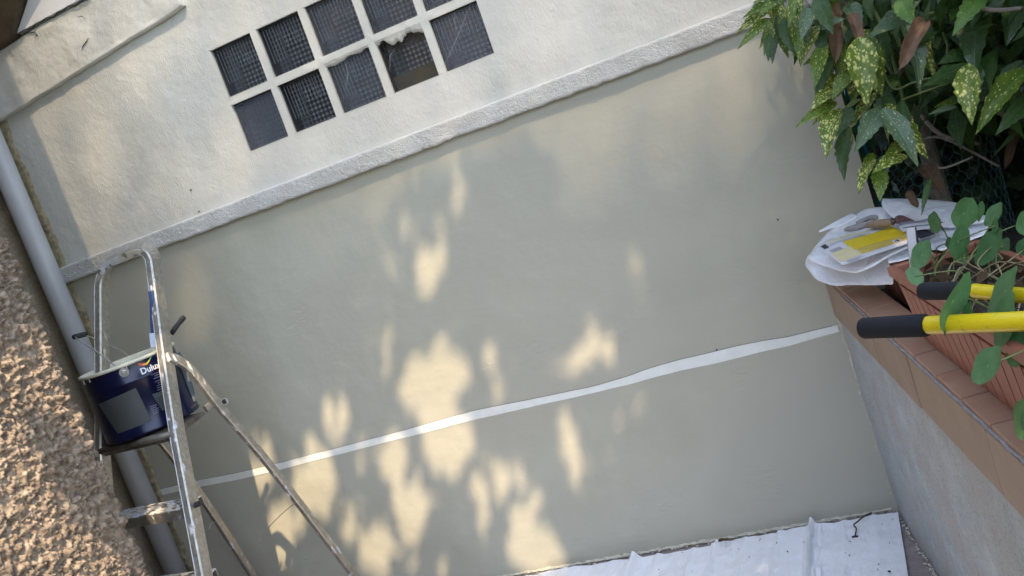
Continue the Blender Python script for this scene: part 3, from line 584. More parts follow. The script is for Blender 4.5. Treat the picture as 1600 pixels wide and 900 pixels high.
# runs of paint under the rim
for aa, ln_, wd_ in ((-1.75, 0.010, 0.0025), (-0.86, 0.018, 0.0016), (-2.0, 0.014, 0.003)):
    mb = MB(); mb.tube([onCyl(aa, ZT - 0.008, 0.0005), onCyl(aa + 0.004, ZT - 0.008 - ln_ * 0.6, 0.0005), onCyl(aa + 0.002, ZT - 0.010 - ln_, 0.0005)], [wd_ * 0.8, wd_ * 0.55, wd_ * 0.8], 8); mb.build('paint_run', M_CREAM, buc, smooth=True)
for k in range(5):
    z = ZB + 0.050 + k * 0.006; cpatch([(-0.74, z), (-0.62 + 0.02 * (k % 3), z), (-0.62 + 0.02 * (k % 3), z + 0.002), (-0.74, z + 0.002)], 'small_print', M_INK, nu=4, nv=2)
# handle
ea = -0.9385; ez_ = 1.2086 - ZB
def earp(a, o): return Vector((math.cos(a) * (BR - 0.004 + o), math.sin(a) * (BR - 0.004 + o), ez_))
for a in (ea, ea + math.pi):
    mb = MB(); mb.tube([earp(a, 0), earp(a, 0.004)], [0.0155, 0.0145], 24); mb.tube([earp(a, 0.004), earp(a, 0.009)], [0.008, 0.006], 16); mb.build('handle_ear', M_STEEL, buc, smooth=False)
gA = Vector((-0.463, -0.598, 1.359)) - Vector((BC.x, BC.y, ZB)); gB = Vector((-0.493, -0.534, 1.355)) - Vector((BC.x, BC.y, ZB))
e1 = earp(ea, 0.010); e2 = earp(ea + math.pi, 0.010)
mb = MB(); mb.tube(cr_spline([e1, e1.lerp(gA, 0.5) + Vector((0, 0, 0.006)), gA, gB, gB.lerp(e2, 0.35) + Vector((0, 0, 0.012)), e2.lerp(gB, 0.2) + Vector((0, 0, 0.016)), e2], 8), 0.0021, 8)
hd = mb.build('handle', M_STEEL, buc, smooth=True)
g = (gB - gA); mb = MB(); mb.tube([gA - g * 0.05, gA + g * 1.25], 0.0085, 14); mb.build('grip', M_RUB, hd, smooth=True)

# brushes and roller left in the bucket
br = empty('paint_brush', (-0.231, -0.529, 1.228)); tag(br, 'blue handled paint brush with white collar clipped to the bucket rim', 'paint brush')
b0 = Vector((-0.231, -0.529, 1.228))
def rel(p): return Vector(p) - b0
mb = MB(); mb.bar([rel((-0.215, -0.548, 1.275)), rel((-0.208, -0.54, 1.313)), rel((-0.189, -0.523, 1.385)), rel((-0.185, -0.517, 1.415))], (1, 0.3, 0), 0.016, 0.012); mb.build('handle', simple('blue_handle', (0.03, 0.06, 0.16), 0.35), br, bevel=0.002)
mb = MB(); mb.bar([rel((-0.221, -0.555, 1.244)), rel((-0.213, -0.546, 1.289))], (1, 0.3, 0), 0.026, 0.014); mb.build('ferrule', simple('white_ferrule', (0.62, 0.70, 0.82), 0.5, 0.1, 60), br, bevel=0.003)
mb = MB(); mb.bar([rel((-0.233, -0.558, 1.178)), rel((-0.22, -0.555, 1.244))], (1, 0.3, 0), 0.026, 0.012); mb.build('bristle', M_CREAM, br)
ro = empty('paint_roller', (-0.215, -0.512, 1.225)); tag(ro, 'paint roller with black handle leaning over the right of the bucket rim', 'paint roller'); b0 = Vector((-0.215, -0.512, 1.225))
mb = MB(); mb.tube([rel(q) for q in ((-0.191, -0.498, 1.265), (-0.177, -0.49, 1.278), (-0.162, -0.484, 1.288), (-0.147, -0.476, 1.299), (-0.139, -0.473, 1.303))], [0.0075, 0.0085, 0.0075, 0.0095, 0.0075], 14); mb.build('handle', M_RUB, ro, smooth=True)
mb = MB(); mb.tube([rel(q) for q in ((-0.231, -0.519, 1.224), (-0.208, -0.507, 1.248), (-0.191, -0.498, 1.265))], 0.003, 8); mb.build('rod', M_STEEL, ro)
tr_ = empty('bucket_side_strip', (-0.221, -0.51, 1.031)); tag(tr_, 'slim dark grey blue strip standing between bucket and ladder rail', 'bucket_edge'); b0 = Vector((-0.221, -0.51, 1.031))  # bucket edge built as a separate strip, no tray stands here
mb = MB(); mb.bar([rel(q) for q in ((-0.231, -0.481, 1.031), (-0.227, -0.473, 1.08), (-0.23, -0.463, 1.156), (-0.235, -0.459, 1.197))], (1, 0.9, 0), 0.024, 0.02); mb.build('body', simple('grey_blue_plastic', (0.085, 0.105, 0.12), 0.45, 0.15), tr_, bevel=0.005)
mb = MB(); mb.tube(cr_spline([rel(q) for q in ((-0.198, -0.502, 1.025), (-0.219, -0.522, 1.017), (-0.235, -0.539, 1.014), (-0.254, -0.557, 1.017))], 5), 0.0035, 8); mb.build('foot_wire', M_RUB, tr_)

# ================================================================ RETAINING WALL (garden side)
PH = 0.15812; OX = 1.7422
Ta = Vector((math.sin(PH), -math.cos(PH), 0)); Nb = Vector((math.cos(PH), math.sin(PH), 0)); Og = Vector((OX, 0, 0))
def G(a, b, z): return Og + Ta * a + Nb * b + Vector((0, 0, z))
ret = empty('retaining_wall', (0, 0, 0)); tag(ret, 'low grey cement retaining wall with terracotta tile coping', 'wall')
def gbox(mb, a0, a1, b0, b1, z0, z1, mi=0):
    return mb.hexa([G(a1, b0, z0), G(a1, b1, z0), G(a0, b1, z0), G(a0, b0, z0), G(a1, b0, z1), G(a1, b1, z1), G(a0, b1, z1), G(a0, b0, z1)], mi)
# rendered face with real unevenness
A_ = np.arange(0, 3.0, 0.014); Zv = np.arange(0, 0.675, 0.012); GA, GZ = np.meshgrid(A_, Zv, indexing='ij'); H = 0.006 * fbm(GA, GZ, 5, 3, 3) + 0.0025 * fbm(GA, GZ, 40, 3, 1)
g_ = np.array([list(G(0, 0, 0))])[0]; P = g_[None, None, :] + GA[..., None] * np.array(Ta) + (0.004 + H)[..., None] * np.array(Nb); P[..., 2] = GZ
grid_obj('render_face', P, M_CEM, ret, flip=True)
mb = MB(); gbox(mb, 0, 0.79, 0.014, 0.082, 0, 0.772); gbox(mb, 0.79, 3.2, 0.014, 0.24, 0, 0.772); mb.build('masonry', M_GROUT, ret)
aj = [0.004, 0.112, 0.246, 0.382, 0.52, 0.66, 0.80, 0.938, 1.079, 1.218, 1.352, 1.49, 1.63, 1.77, 1.91, 2.05, 2.19, 2.33, 2.47, 2.61]
for a0, a1 in zip(aj[:-1], aj[1:]):
    mb = MB(); dz = random.uniform(-0.0012, 0.0012); gbox(mb, a0 + 0.003, a1 - 0.003, 0.000 + random.uniform(0, 0.001), 0.078 if a1 < 0.81 else 0.225, 0.774, 0.787 + dz); mb.build('top_tile', M_TILET, ret, bevel=0.0015)
for a0, a1 in zip([0.004, 0.235, 0.56, 0.893, 1.335, 1.775, 2.2], [0.235, 0.56, 0.893, 1.335, 1.775, 2.2, 2.61]):
    mb = MB(); gbox(mb, a0 + 0.0022, a1 - 0.0022, -0.006 + random.uniform(-0.001, 0.001), 0.006, 0.655, 0.7725); mb.build('front_tile', M_TILEF, ret, bevel=0.002)
mb = MB(); mb.tube([G(a, -0.0015 + random.uniform(-0.001, 0.001), 0.7755 + random.uniform(-0.0012, 0.0012)) for a in np.arange(0.25, 2.6, 0.02)], 0.0028, 6); mb.build('grout_line', M_GROUT, ret)
soil = MB(); gbox(soil, -1.5, 0.788, 0.085, 0.225, 0.0, 0.70); gbox(soil, -1.5, 4, 0.2405, 8, 0.0, 0.75); so_ = soil.build('garden_soil', M_SOIL); tag(so_, kind='structure')

# ---------------------------------------------------------------- planters
def planter(a0, a1, b0, b1, name, label, hgt=0.163, rimw=0.02, z0=0.787):
    p0 = G((a0 + a1) / 2, (b0 + b1) / 2, z0); root = empty(name, p0); tag(root, label, 'planter', 'terracotta window boxes on the wall')
    R_ = lambda a, b, z: G(a, b, z) - p0
    mb = MB(); t = 0.006; zt_ = z0 + hgt; fl = 0.018
    def q(a, b, z): 
        k = (z - z0) / hgt; aa = a + (fl * k if a > (a0 + a1) / 2 else -fl * k); bb = b + (fl * k if b > (b0 + b1) / 2 else -fl * k); return R_(aa, bb, z)
    c0 = [(a1, b0), (a1, b1), (a0, b1), (a0, b0)]
    mb.add([q(a, b, z0) for a, b in c0] + [q(a, b, zt_) for a, b in c0], [(3, 2, 1, 0), (0, 1, 5, 4), (1, 2, 6, 5), (2, 3, 7, 6), (3, 0, 4, 7)])
    nr = int((a1 - a0 - 0.04) / 0.046)
    for k in range(nr):           # vertical ribs moulded on the long side
        a = a0 + 0.03 + k * 0.046; h0 = z0 + 0.012; h1 = z0 + hgt - 0.035
        for sgn, b in ((1, b0),):
            x0_ = [(a, b - 0.005), (a + 0.0405, b - 0.005), (a + 0.0405, b + 0.001), (a, b + 0.001)]
            mb.hexa([q(*x0_[0], h0), q(*x0_[3], h0), q(*x0_[2], h0), q(*x0_[1], h0), q(*x0_[0], h1), q(*x0_[3], h1), q(*x0_[2], h1), q(*x0_[1], h1)])
    nb_ = int((b1 - b0) / 0.03)
    for k in range(nb_):
        b = b0 + 0.01 + k * 0.03; h0 = z0 + 0.012; h1 = z0 + hgt - 0.035
        mb.hexa([q(a1 + 0.005, b, h0), q(a1 + 0.005, b + 0.0235, h0), q(a1 - 0.001, b + 0.0235, h0), q(a1 - 0.001, b, h0), q(a1 + 0.005, b, h1), q(a1 + 0.005, b + 0.0235, h1), q(a1 - 0.001, b + 0.0235, h1), q(a1 - 0.001, b, h1)])
    mb.build('body', M_PLANT, root)
    mb = MB(); e = fl + 0.008; o_ = [(a1 + e, b0 - e), (a1 + e, b1 + e), (a0 - e, b1 + e), (a0 - e, b0 - e)]; i_ = [(a1 + fl - 0.008, b0 - fl + 0.008), (a1 + fl - 0.008, b1 + fl - 0.008), (a0 - fl + 0.008, b1 + fl - 0.008), (a0 - fl + 0.008, b0 - fl + 0.008)]
    for (k, m) in ((0, 1), (1, 2), (2, 3), (3, 0)):
        mb.hexa([R_(*o_[k], zt_ - 0.022), R_(*o_[m], zt_ - 0.022), R_(*i_[m], zt_ - 0.022), R_(*i_[k], zt_ - 0.022), R_(*o_[k], zt_), R_(*o_[m], zt_), R_(*i_[m], zt_), R_(*i_[k], zt_)])
    mb.build('rim', M_PLANT, root, bevel=0.003)
    gx, gy = np.meshgrid(np.linspace(a0 - 0.005, a1 + 0.005, 80), np.linspace(b0 - 0.005, b1 + 0.005, 20), indexing='ij'); hh = 0.012 * fbm(gx, gy, 30, 4, 2)
    P = np.array([[list(R_(gx[i, j], gy[i, j], zt_ - 0.03 + hh[i, j])) for j in range(20)] for i in range(80)]); s = grid_obj('soil', P, M_SOIL, root, smooth=False); s['kind'] = 'stuff'
    return root
pl1 = planter(0.845, 1.85, 0.046, 0.185, 'planter_box', 'ribbed terracotta plastic planter box holding the round leaved plant')
pl2 = planter(0.19, 0.775, 0.125, 0.25, 'planter_box', 'ribbed planter box almost hidden under the crumpled white plastic', hgt=0.160, z0=0.732)

# ---------------------------------------------------------------- white plastic with papers and tool on top
def blanket(name, outline, label, cat, crumple=0.010, seed=1, lift=0.0, rings=22, per=6, group=None):
    loop = [Vector(p) for p in outline]; n0 = len(loop); pts = []
    for i in range(n0):
        a, b, c, d = loop[i - 1], loop[i], loop[(i + 1) % n0], loop[(i + 2) % n0]
        for k in range(per):
            t = k / per; pts.append(0.5 * ((2 * b) + (c - a) * t + (2 * a - 5 * b + 4 * c - d) * t * t + (3 * b - 3 * c + d - a) * t ** 3) * 0.4 + (b.lerp(c, t)) * 0.6)
    cen = sum(pts, Vector()) / len(pts); n = len(pts); P = np.zeros((n + 1, rings + 2, 3))
    for i in range(n + 1):
        p = pts[i % n]
        for j in range(rings + 1):
            t = j / rings; q = cen.lerp(p, t); P[i, j] = (q.x, q.y, q.z)
    gx, gy = P[..., 0], P[..., 1]
    r1 = np.abs(fbm(gx + seed, gy * 0.6, 9, 2, seed)); r2 = np.abs(fbm(gx * 0.8, gy + seed, 21, 3, seed + 2))
    t = np.linspace(0, 1, rings + 2)[None, :]
    P[..., 2] += lift + crumple * (1.6 - 5.0 * r1 - 3.0 * r2) * np.clip(1.25 - t, 0.3, 1) * np.clip(t * 8, 0, 1)
    P[:, rings + 1] = P[:, rings]; P[:, rings + 1, 2] -= 0.004
    o = grid_obj(name, P, M_FILM, None, flip=True)
    if label: tag(o, label, cat, group)
    return o
bag = blanket('plastic_sheet', [(1.724, -0.309, 0.915), (1.711, -0.286, 0.895), (1.726, -0.335, 0.865), (1.766, -0.404, 0.85), (1.833, -0.489, 0.85), (1.9, -0.568, 0.855), (1.906, -0.587, 0.885), (1.906, -0.562, 0.905), (1.94, -0.555, 0.9), (1.979, -0.565, 0.9), (2.065, -0.552, 0.9), (2.123, -0.523, 0.905), (2.148, -0.461, 0.915), (2.101, -0.374, 0.93), (2.029, -0.245, 0.94), (1.954, -0.162, 0.965), (1.898, -0.102, 0.962), (1.842, -0.088, 0.95), (1.786, -0.145, 0.935)], 'crumpled white plastic sheet spread over the planter end below the shrub', 'plastic sheet', 0.007, 3)
fl1 = blanket('plastic_flap', [(1.952, -0.154, 0.985), (1.942, -0.2, 0.975), (1.96, -0.305, 0.945), (1.988, -0.326, 0.94), (2.019, -0.422, 0.93), (2.083, -0.477, 0.925), (2.14, -0.513, 0.925), (2.14, -0.4, 0.93), (2.117, -0.288, 0.94), (2.056, -0.189, 0.955), (1.997, -0.163, 0.97)], None, None, 0.005, 5, 0.002, 14)
fl2 = blanket('plastic_fold', [(1.725, -0.36, 0.922), (1.764, -0.441, 0.905), (1.795, -0.51, 0.9), (1.83, -0.553, 0.893), (1.867, -0.56, 0.9), (1.915, -0.546, 0.912), (1.968, -0.518, 0.918), (1.943, -0.422, 0.925), (1.843, -0.316, 0.935), (1.777, -0.262, 0.93)], None, None, 0.005, 4, 0.004, 14)
for f_ in (fl1, fl2): f_.parent = bag
tear = blanket('torn_flap', [(1.768, -0.224, 0.957), (1.804, -0.24, 0.962), (1.834, -0.25, 0.962), (1.875, -0.233, 0.972), (1.861, -0.184, 0.972), (1.824, -0.216, 0.97)], None, None, 0.001, 2, 0.004, 6); tear.parent = bag
zL = 0.950
lf = empty('leaflet', (1.877, -0.568, 0.952)); tag(lf, 'yellow and white printed leaflet lying on the white plastic', 'leaflet'); b0 = Vector((1.877, -0.568, 0.952))
Q = [rel(q) for q in ((1.761, -0.417, 0.955), (1.807, -0.618, 0.937), (2.02, -0.563, 0.938), (1.967, -0.356, 0.962))]
def quadpt(u, v, dz=0.0):  # u along the long side, v across (0 = near the camera)
    near_ = Q[1].lerp(Q[2], u); far = Q[0].lerp(Q[3], u); return near_.lerp(far, v) + Vector((0, 0, dz + 0.004 * math.sin(u * 7) * v))
def lq(mb, u0, u1, v0, v1, dz, mi, us=0.0):
    n_ = max(2, int((u1 - u0) * 12)); P_ = []
    for i in range(n_ + 1):
        u = u0 + (u1 - u0) * i / n_; P_ += [quadpt(u, v0, dz), quadpt(u + us, v1, dz)]
    mb.add(P_, [(2 * i, 2 * i + 2, 2 * i + 3, 2 * i + 1) for i in range(n_)], mi)
M_P = [simple('paper_white', (0.70, 0.70, 0.74), 0.5, 0.04), simple('print_yellow', (0.78, 0.58, 0.02), 0.4, 0.05), simple('print_pale_yellow', (0.72, 0.64, 0.38), 0.45, 0.1, 30), simple('print_grey', (0.30, 0.30, 0.36), 0.5), simple('print_dark', (0.03, 0.03, 0.045), 0.5, 0.5, 80), simple('print_ochre', (0.62, 0.47, 0.10), 0.45, 0.15, 25), simple('print_blue', (0.12, 0.16, 0.35), 0.5)]
mb = MB(); 
for i in range(12):
    for j in range(4): lq(mb, i / 12, (i + 1) / 12, j / 4, (j + 1) / 4, 0, 0)
sheet = mb.build('paper', M_P, lf)
mb = MB(); lq(mb, 0.24, 0.82, 0.36, 0.80, 0.0008, 1); lq(mb, 0.26, 0.80, 0.14, 0.35, 0.0008, 5); lq(mb, 0.84, 1.0, 0.0, 0.30, 0.0009, 4); lq(mb, 0.82, 0.96, 0.3, 0.5, 0.0009, 1)
lq(mb, 0.02, 0.25, 0.12, 0.55, 0.0008, 2); lq(mb, 0.10, 0.75, 0.93, 1.0, 0.0008, 2); lq(mb, 0.02, 0.08, 0.80, 0.98, 0.0009, 4)
for k in range(5): lq(mb, 0.04 + 0.003 * k, 0.17, 0.66 - 0.03 * k, 0.672 - 0.03 * k, 0.001, 3)
for v_, w_ in ((0.86, 0.5), (0.83, 0.42), (0.08, 0.16), (0.05, 0.2), (0.02, 0.14)): lq(mb, 0.10 if v_ > 0.5 else 0.06, (0.10 if v_ > 0.5 else 0.06) + w_, v_, v_ + 0.011, 0.001, 3)
lq(mb, 0.24, 0.82, 0.80, 0.808, 0.001, 6); lq(mb, 0.62, 0.70, 0.16, 0.26, 0.0012, 0); lq(mb, 0.635, 0.66, 0.18, 0.23, 0.0014, 6); lq(mb, 0.66, 0.685, 0.17, 0.24, 0.0014, 4)
mb.build('print', M_P, lf)
# second leaflet with a pink-brown photograph
ph = empty('leaflet', (2.001, -0.502, 0.955)); tag(ph, 'leaflet with pinkish brown photo, half under the plastic flap', 'leaflet'); b0 = Vector((2.001, -0.502, 0.955))
Q = [rel(q) for q in ((1.951, -0.379, 0.964), (1.956, -0.52, 0.956), (2.073, -0.566, 0.944), (1.996, -0.387, 0.975))]
mb = MB(); lq(mb, 0, 1, 0, 1, 0, 0); mb.build('paper', M_P, ph)
mb = MB(); lq(mb, 0.0, 0.52, 0.55, 1.0, 0.001, 1); lq(mb, 0, 0.9, 0.40, 0.54, 0.001, 2); lq(mb, 0.05, 0.9, 0.2, 0.24, 0.001, 3); mb.build('print', [M_P[0], simple('print_pink_brown', (0.17, 0.09, 0.09), 0.5, 0.6, 120), M_P[3], M_P[4]], ph)
# spatula / jointing tool caked in plaster
tl = empty('putty_knife', (1.902, -0.387, 0.965)); tag(tl, 'plaster caked putty knife with worn wooden handle on the leaflet', 'tool'); b0 = Vector((1.902, -0.387, 0.965))
mb = MB(); mb.tube(cr_spline([rel(q) for q in ((1.889, -0.381, 0.968), (1.904, -0.399, 0.97), (1.924, -0.424, 0.97), (1.94, -0.438, 0.971), (1.95, -0.438, 0.971))], 4), [0.007 + 0.004 * math.sin(math.pi * min(1, k / 14)) for k in range(17)], 14); mb.build('handle', simple('worn_wood', (0.30, 0.22, 0.15), 0.6, 0.3, 40), tl, smooth=True)
mb = MB(); mb.tube(cr_spline([rel(q) for q in ((1.834, -0.299, 0.958), (1.858, -0.332, 0.962), (1.881, -0.355, 0.966), (1.894, -0.369, 0.968))], 4), [0.004, 0.006, 0.0075, 0.008, 0.0085, 0.009, 0.009, 0.0085, 0.008, 0.008, 0.0075, 0.007, 0.006], 12); mb.build('blade', simple('dried_plaster_grey', (0.36, 0.35, 0.34), 0.8, 0.3, 60, 0.003, 90), tl, smooth=True)
mb = MB(); mb.tube(cr_spline([rel(q) for q in ((1.865, -0.34, 0.972), (1.885, -0.334, 0.975), (1.904, -0.345, 0.978), (1.915, -0.365, 0.978))], 4), [0.004] + [0.0068] * 11 + [0.005], 12); mb.build('scraper', simple('scraper_grey', (0.27, 0.27, 0.27), 0.6, 0.3, 50, 0.002, 90), tl, smooth=True)
mb = MB(); mb.tube([rel((1.944, -0.442, 0.972)), rel((1.951, -0.445, 0.972))], [0.0105, 0.006], 12); mb.build('end_cap', simple('dark_brown_cap', (0.06, 0.04, 0.03), 0.4), tl)
# grey stake with black edge
sk = empty('plant_stake', (1.941, -0.94, 0.988)); tag(sk, 'grey plastic stake with black edge standing between papers and leaves', 'stake'); b0 = Vector((1.941, -0.94, 0.988))
mb = MB(); mb.bar([rel((1.949, -0.929, 1.042)), rel((1.933, -0.948, 0.952))], (1, 0.3, 0), 0.0165, 0.004); mb.build('blade', simple('stake_grey', (0.42, 0.41, 0.42), 0.5, 0.1), sk)
mb = MB(); mb.bar([rel((1.957, -0.925, 1.04)), rel((1.951, -0.936, 0.977))], (1, 0.3, 0), 0.0045, 0.007); mb.build('edge', M_RUB, sk)

# ---------------------------------------------------------------- loppers
lop = empty('loppers', (1.906, -1.394, 0.985)); tag(lop, 'long handled loppers with yellow arms and black foam grips resting on planter', 'loppers'); b0 = Vector((1.906, -1.394, 0.985))
h1 = [Vector((1.815, -1.328, 0.985)), Vector((1.906, -1.394, 0.985)), Vector((2.019, -1.48, 0.985))]; h2 = [Vector((1.922, -1.197, 0.985)), Vector((1.991, -1.273, 0.985)), Vector((2.044, -1.363, 0.985))]
d1 = (h1[2] - h1[0]).normalized(); d2 = (h2[2] - h2[1]).normalized(); far1 = h1[2] + d1 * 0.35; far2 = h2[2] + (h1[2] + d1 * 0.35 - h2[2]).normalized() * 0.30
for h, rg, ry, far in ((h1, 0.0170, 0.0140, far1), (h2, 0.0150, 0.0120, far2)):
    dd = (h[1] - h[0]).normalized(); L_ = (h[1] - h[0]).length
    mb = MB(); mb.tube([rel(h[0] + dd * t) for t in (-0.001, 0.001, 0.005, L_ * 0.3, L_ * 0.7, L_ - 0.004, L_)], [rg * 0.72, rg * 0.9, rg, rg, rg * 1.02, rg * 1.03, rg * 0.9], 28); mb.build('grip', M_FOAM, lop, smooth=True)
    mb = MB(); mb.tube([rel(h[1] - dd * 0.01), rel(h[1] + (h[2] - h[1]) * 0.03), rel(h[2]), rel(far)], [ry * 0.95, ry, ry, ry], 24); mb.build('arm', M_YEL, lop, smooth=True)
    o_ = far + (far - h[2]).normalized() * 0.10; mb = MB(); mb.tube([rel(far), rel(o_)], [0.009, 0.012], 12); mb.build('socket', M_BLADE, lop, smooth=True)
mb = MB(); pv = (far1 + far2) / 2 + d1 * 0.12
mb.tube([rel(pv - Vector((0, 0, 0.012))), rel(pv + Vector((0, 0, 0.012)))], 0.012, 14); mb.bar([rel(pv), rel(pv + d1 * 0.05), rel(pv + d1 * 0.10 + Vector((0, 0.02, 0)))], (0, 0, 1), 0.006, 0.03); mb.bar([rel(pv), rel(pv + d1 * 0.04 + Vector((0, -0.03, 0))), rel(pv + d1 * 0.09 + Vector((0, -0.02, 0)))], (0, 0, 1), 0.006, 0.02); mb.build('blade', M_BLADE, lop)

# ================================================================ PLANTS
def leaf_mesh(name, mat, kind):
    """unit leaf: length 1 along +Y from the base, width 1"""
    r_ = random.Random(kind * 7 + 1); n_ = 16; V = []; F = []; UV = []
    teeth = kind in (0, 1, 2)
    for i in range(n_ + 1):
        t = i / n_
        if kind == 3: wv = 0.5 * math.sin(math.pi * min(1, t ** 0.9)) ** 0.7 * (1 + 0.18 * math.sin(9 * t))
        else: wv = 0.5 * (math.sin(math.pi * t ** 0.85) ** 0.85) * (1 - 0.35 * t ** 3)
        if teeth and t > 0.4: wv *= 1 + (0.13 if i % 2 else -0.07)
        cup = (0.10, 0.20, 0.05, 0.35)[kind]; dr = (0.16, 0.30, 0.05, 0.10)[kind]; tw = (0.0, 0.25, -0.2, 0.5)[kind]
        zc = 0.10 * math.sin(math.pi * t) - dr * t * t
        for k in (-1, -0.5, 0, 0.5, 1):
            x = k * wv; z = zc + cup * abs(k) ** 1.2 * wv * 1.2 + tw * t * x + 0.012 * math.sin(t * 30 + k * 3) * abs(k)
            V.append((x, t, z)); UV.append((0.5 + k * 0.5 * (wv / 0.5), t))
    for i in range(n_):
        for k in range(4): a = i * 5 + k; F.append((a, a + 1, a + 6, a + 5))
    me = bpy.data.meshes.new(name); me.from_pydata(V, [], F); me.materials.append(mat); L = me.uv_layers.new(name='UVMap')
    for lo_ in me.loops: L.data[lo_.index].uv = UV[lo_.vertex_index]
    me.polygons.foreach_set('use_smooth', [True] * len(F)); me.update(); return me
LM = { (k, m): leaf_mesh('leaf', M_LF[m], k) for k in range(3) for m in range(5)}
LM.update({(3, 5): leaf_mesh('dead_leaf', M_LF[5], 3), (3, 6): leaf_mesh('dead_leaf', M_LF[6], 3)})
CAMP = Vector(cam_o.matrix_world.translation)
def put_leaf(base, tip, width, mat, parent, origin, shape=None, nrm=None):
    base, tip = Vector(base), Vector(tip); d = tip - base; L_ = d.length; dy = d / L_
    nrm = nrm or ((CAMP - base).normalized() * 0.9 + Vector((0, -0.1, 0.45)) + Vector((random.uniform(-.4, .4), random.uniform(-.4, .4), random.uniform(-.2, .3))))
    dx_ = dy.cross(nrm).normalized(); dz_ = dx_.cross(dy).normalized()
    shape = 3 if mat >= 5 else (random.randrange(3) if shape is None else shape)
    o = bpy.data.objects.new('dead_leaf' if mat >= 5 else 'leaf', LM[(shape, mat)]); C.objects.link(o); o.parent = parent
    wx = width / 0.93
    o.matrix_local = Matrix.Translation(base - origin) @ Matrix(((dx_.x * wx, dy.x * L_, dz_.x * L_ * 0.7, 0), (dx_.y * wx, dy.y * L_, dz_.y * L_ * 0.7, 0), (dx_.z * wx, dy.z * L_, dz_.z * L_ * 0.7, 0), (0, 0, 0, 1)))
    return o
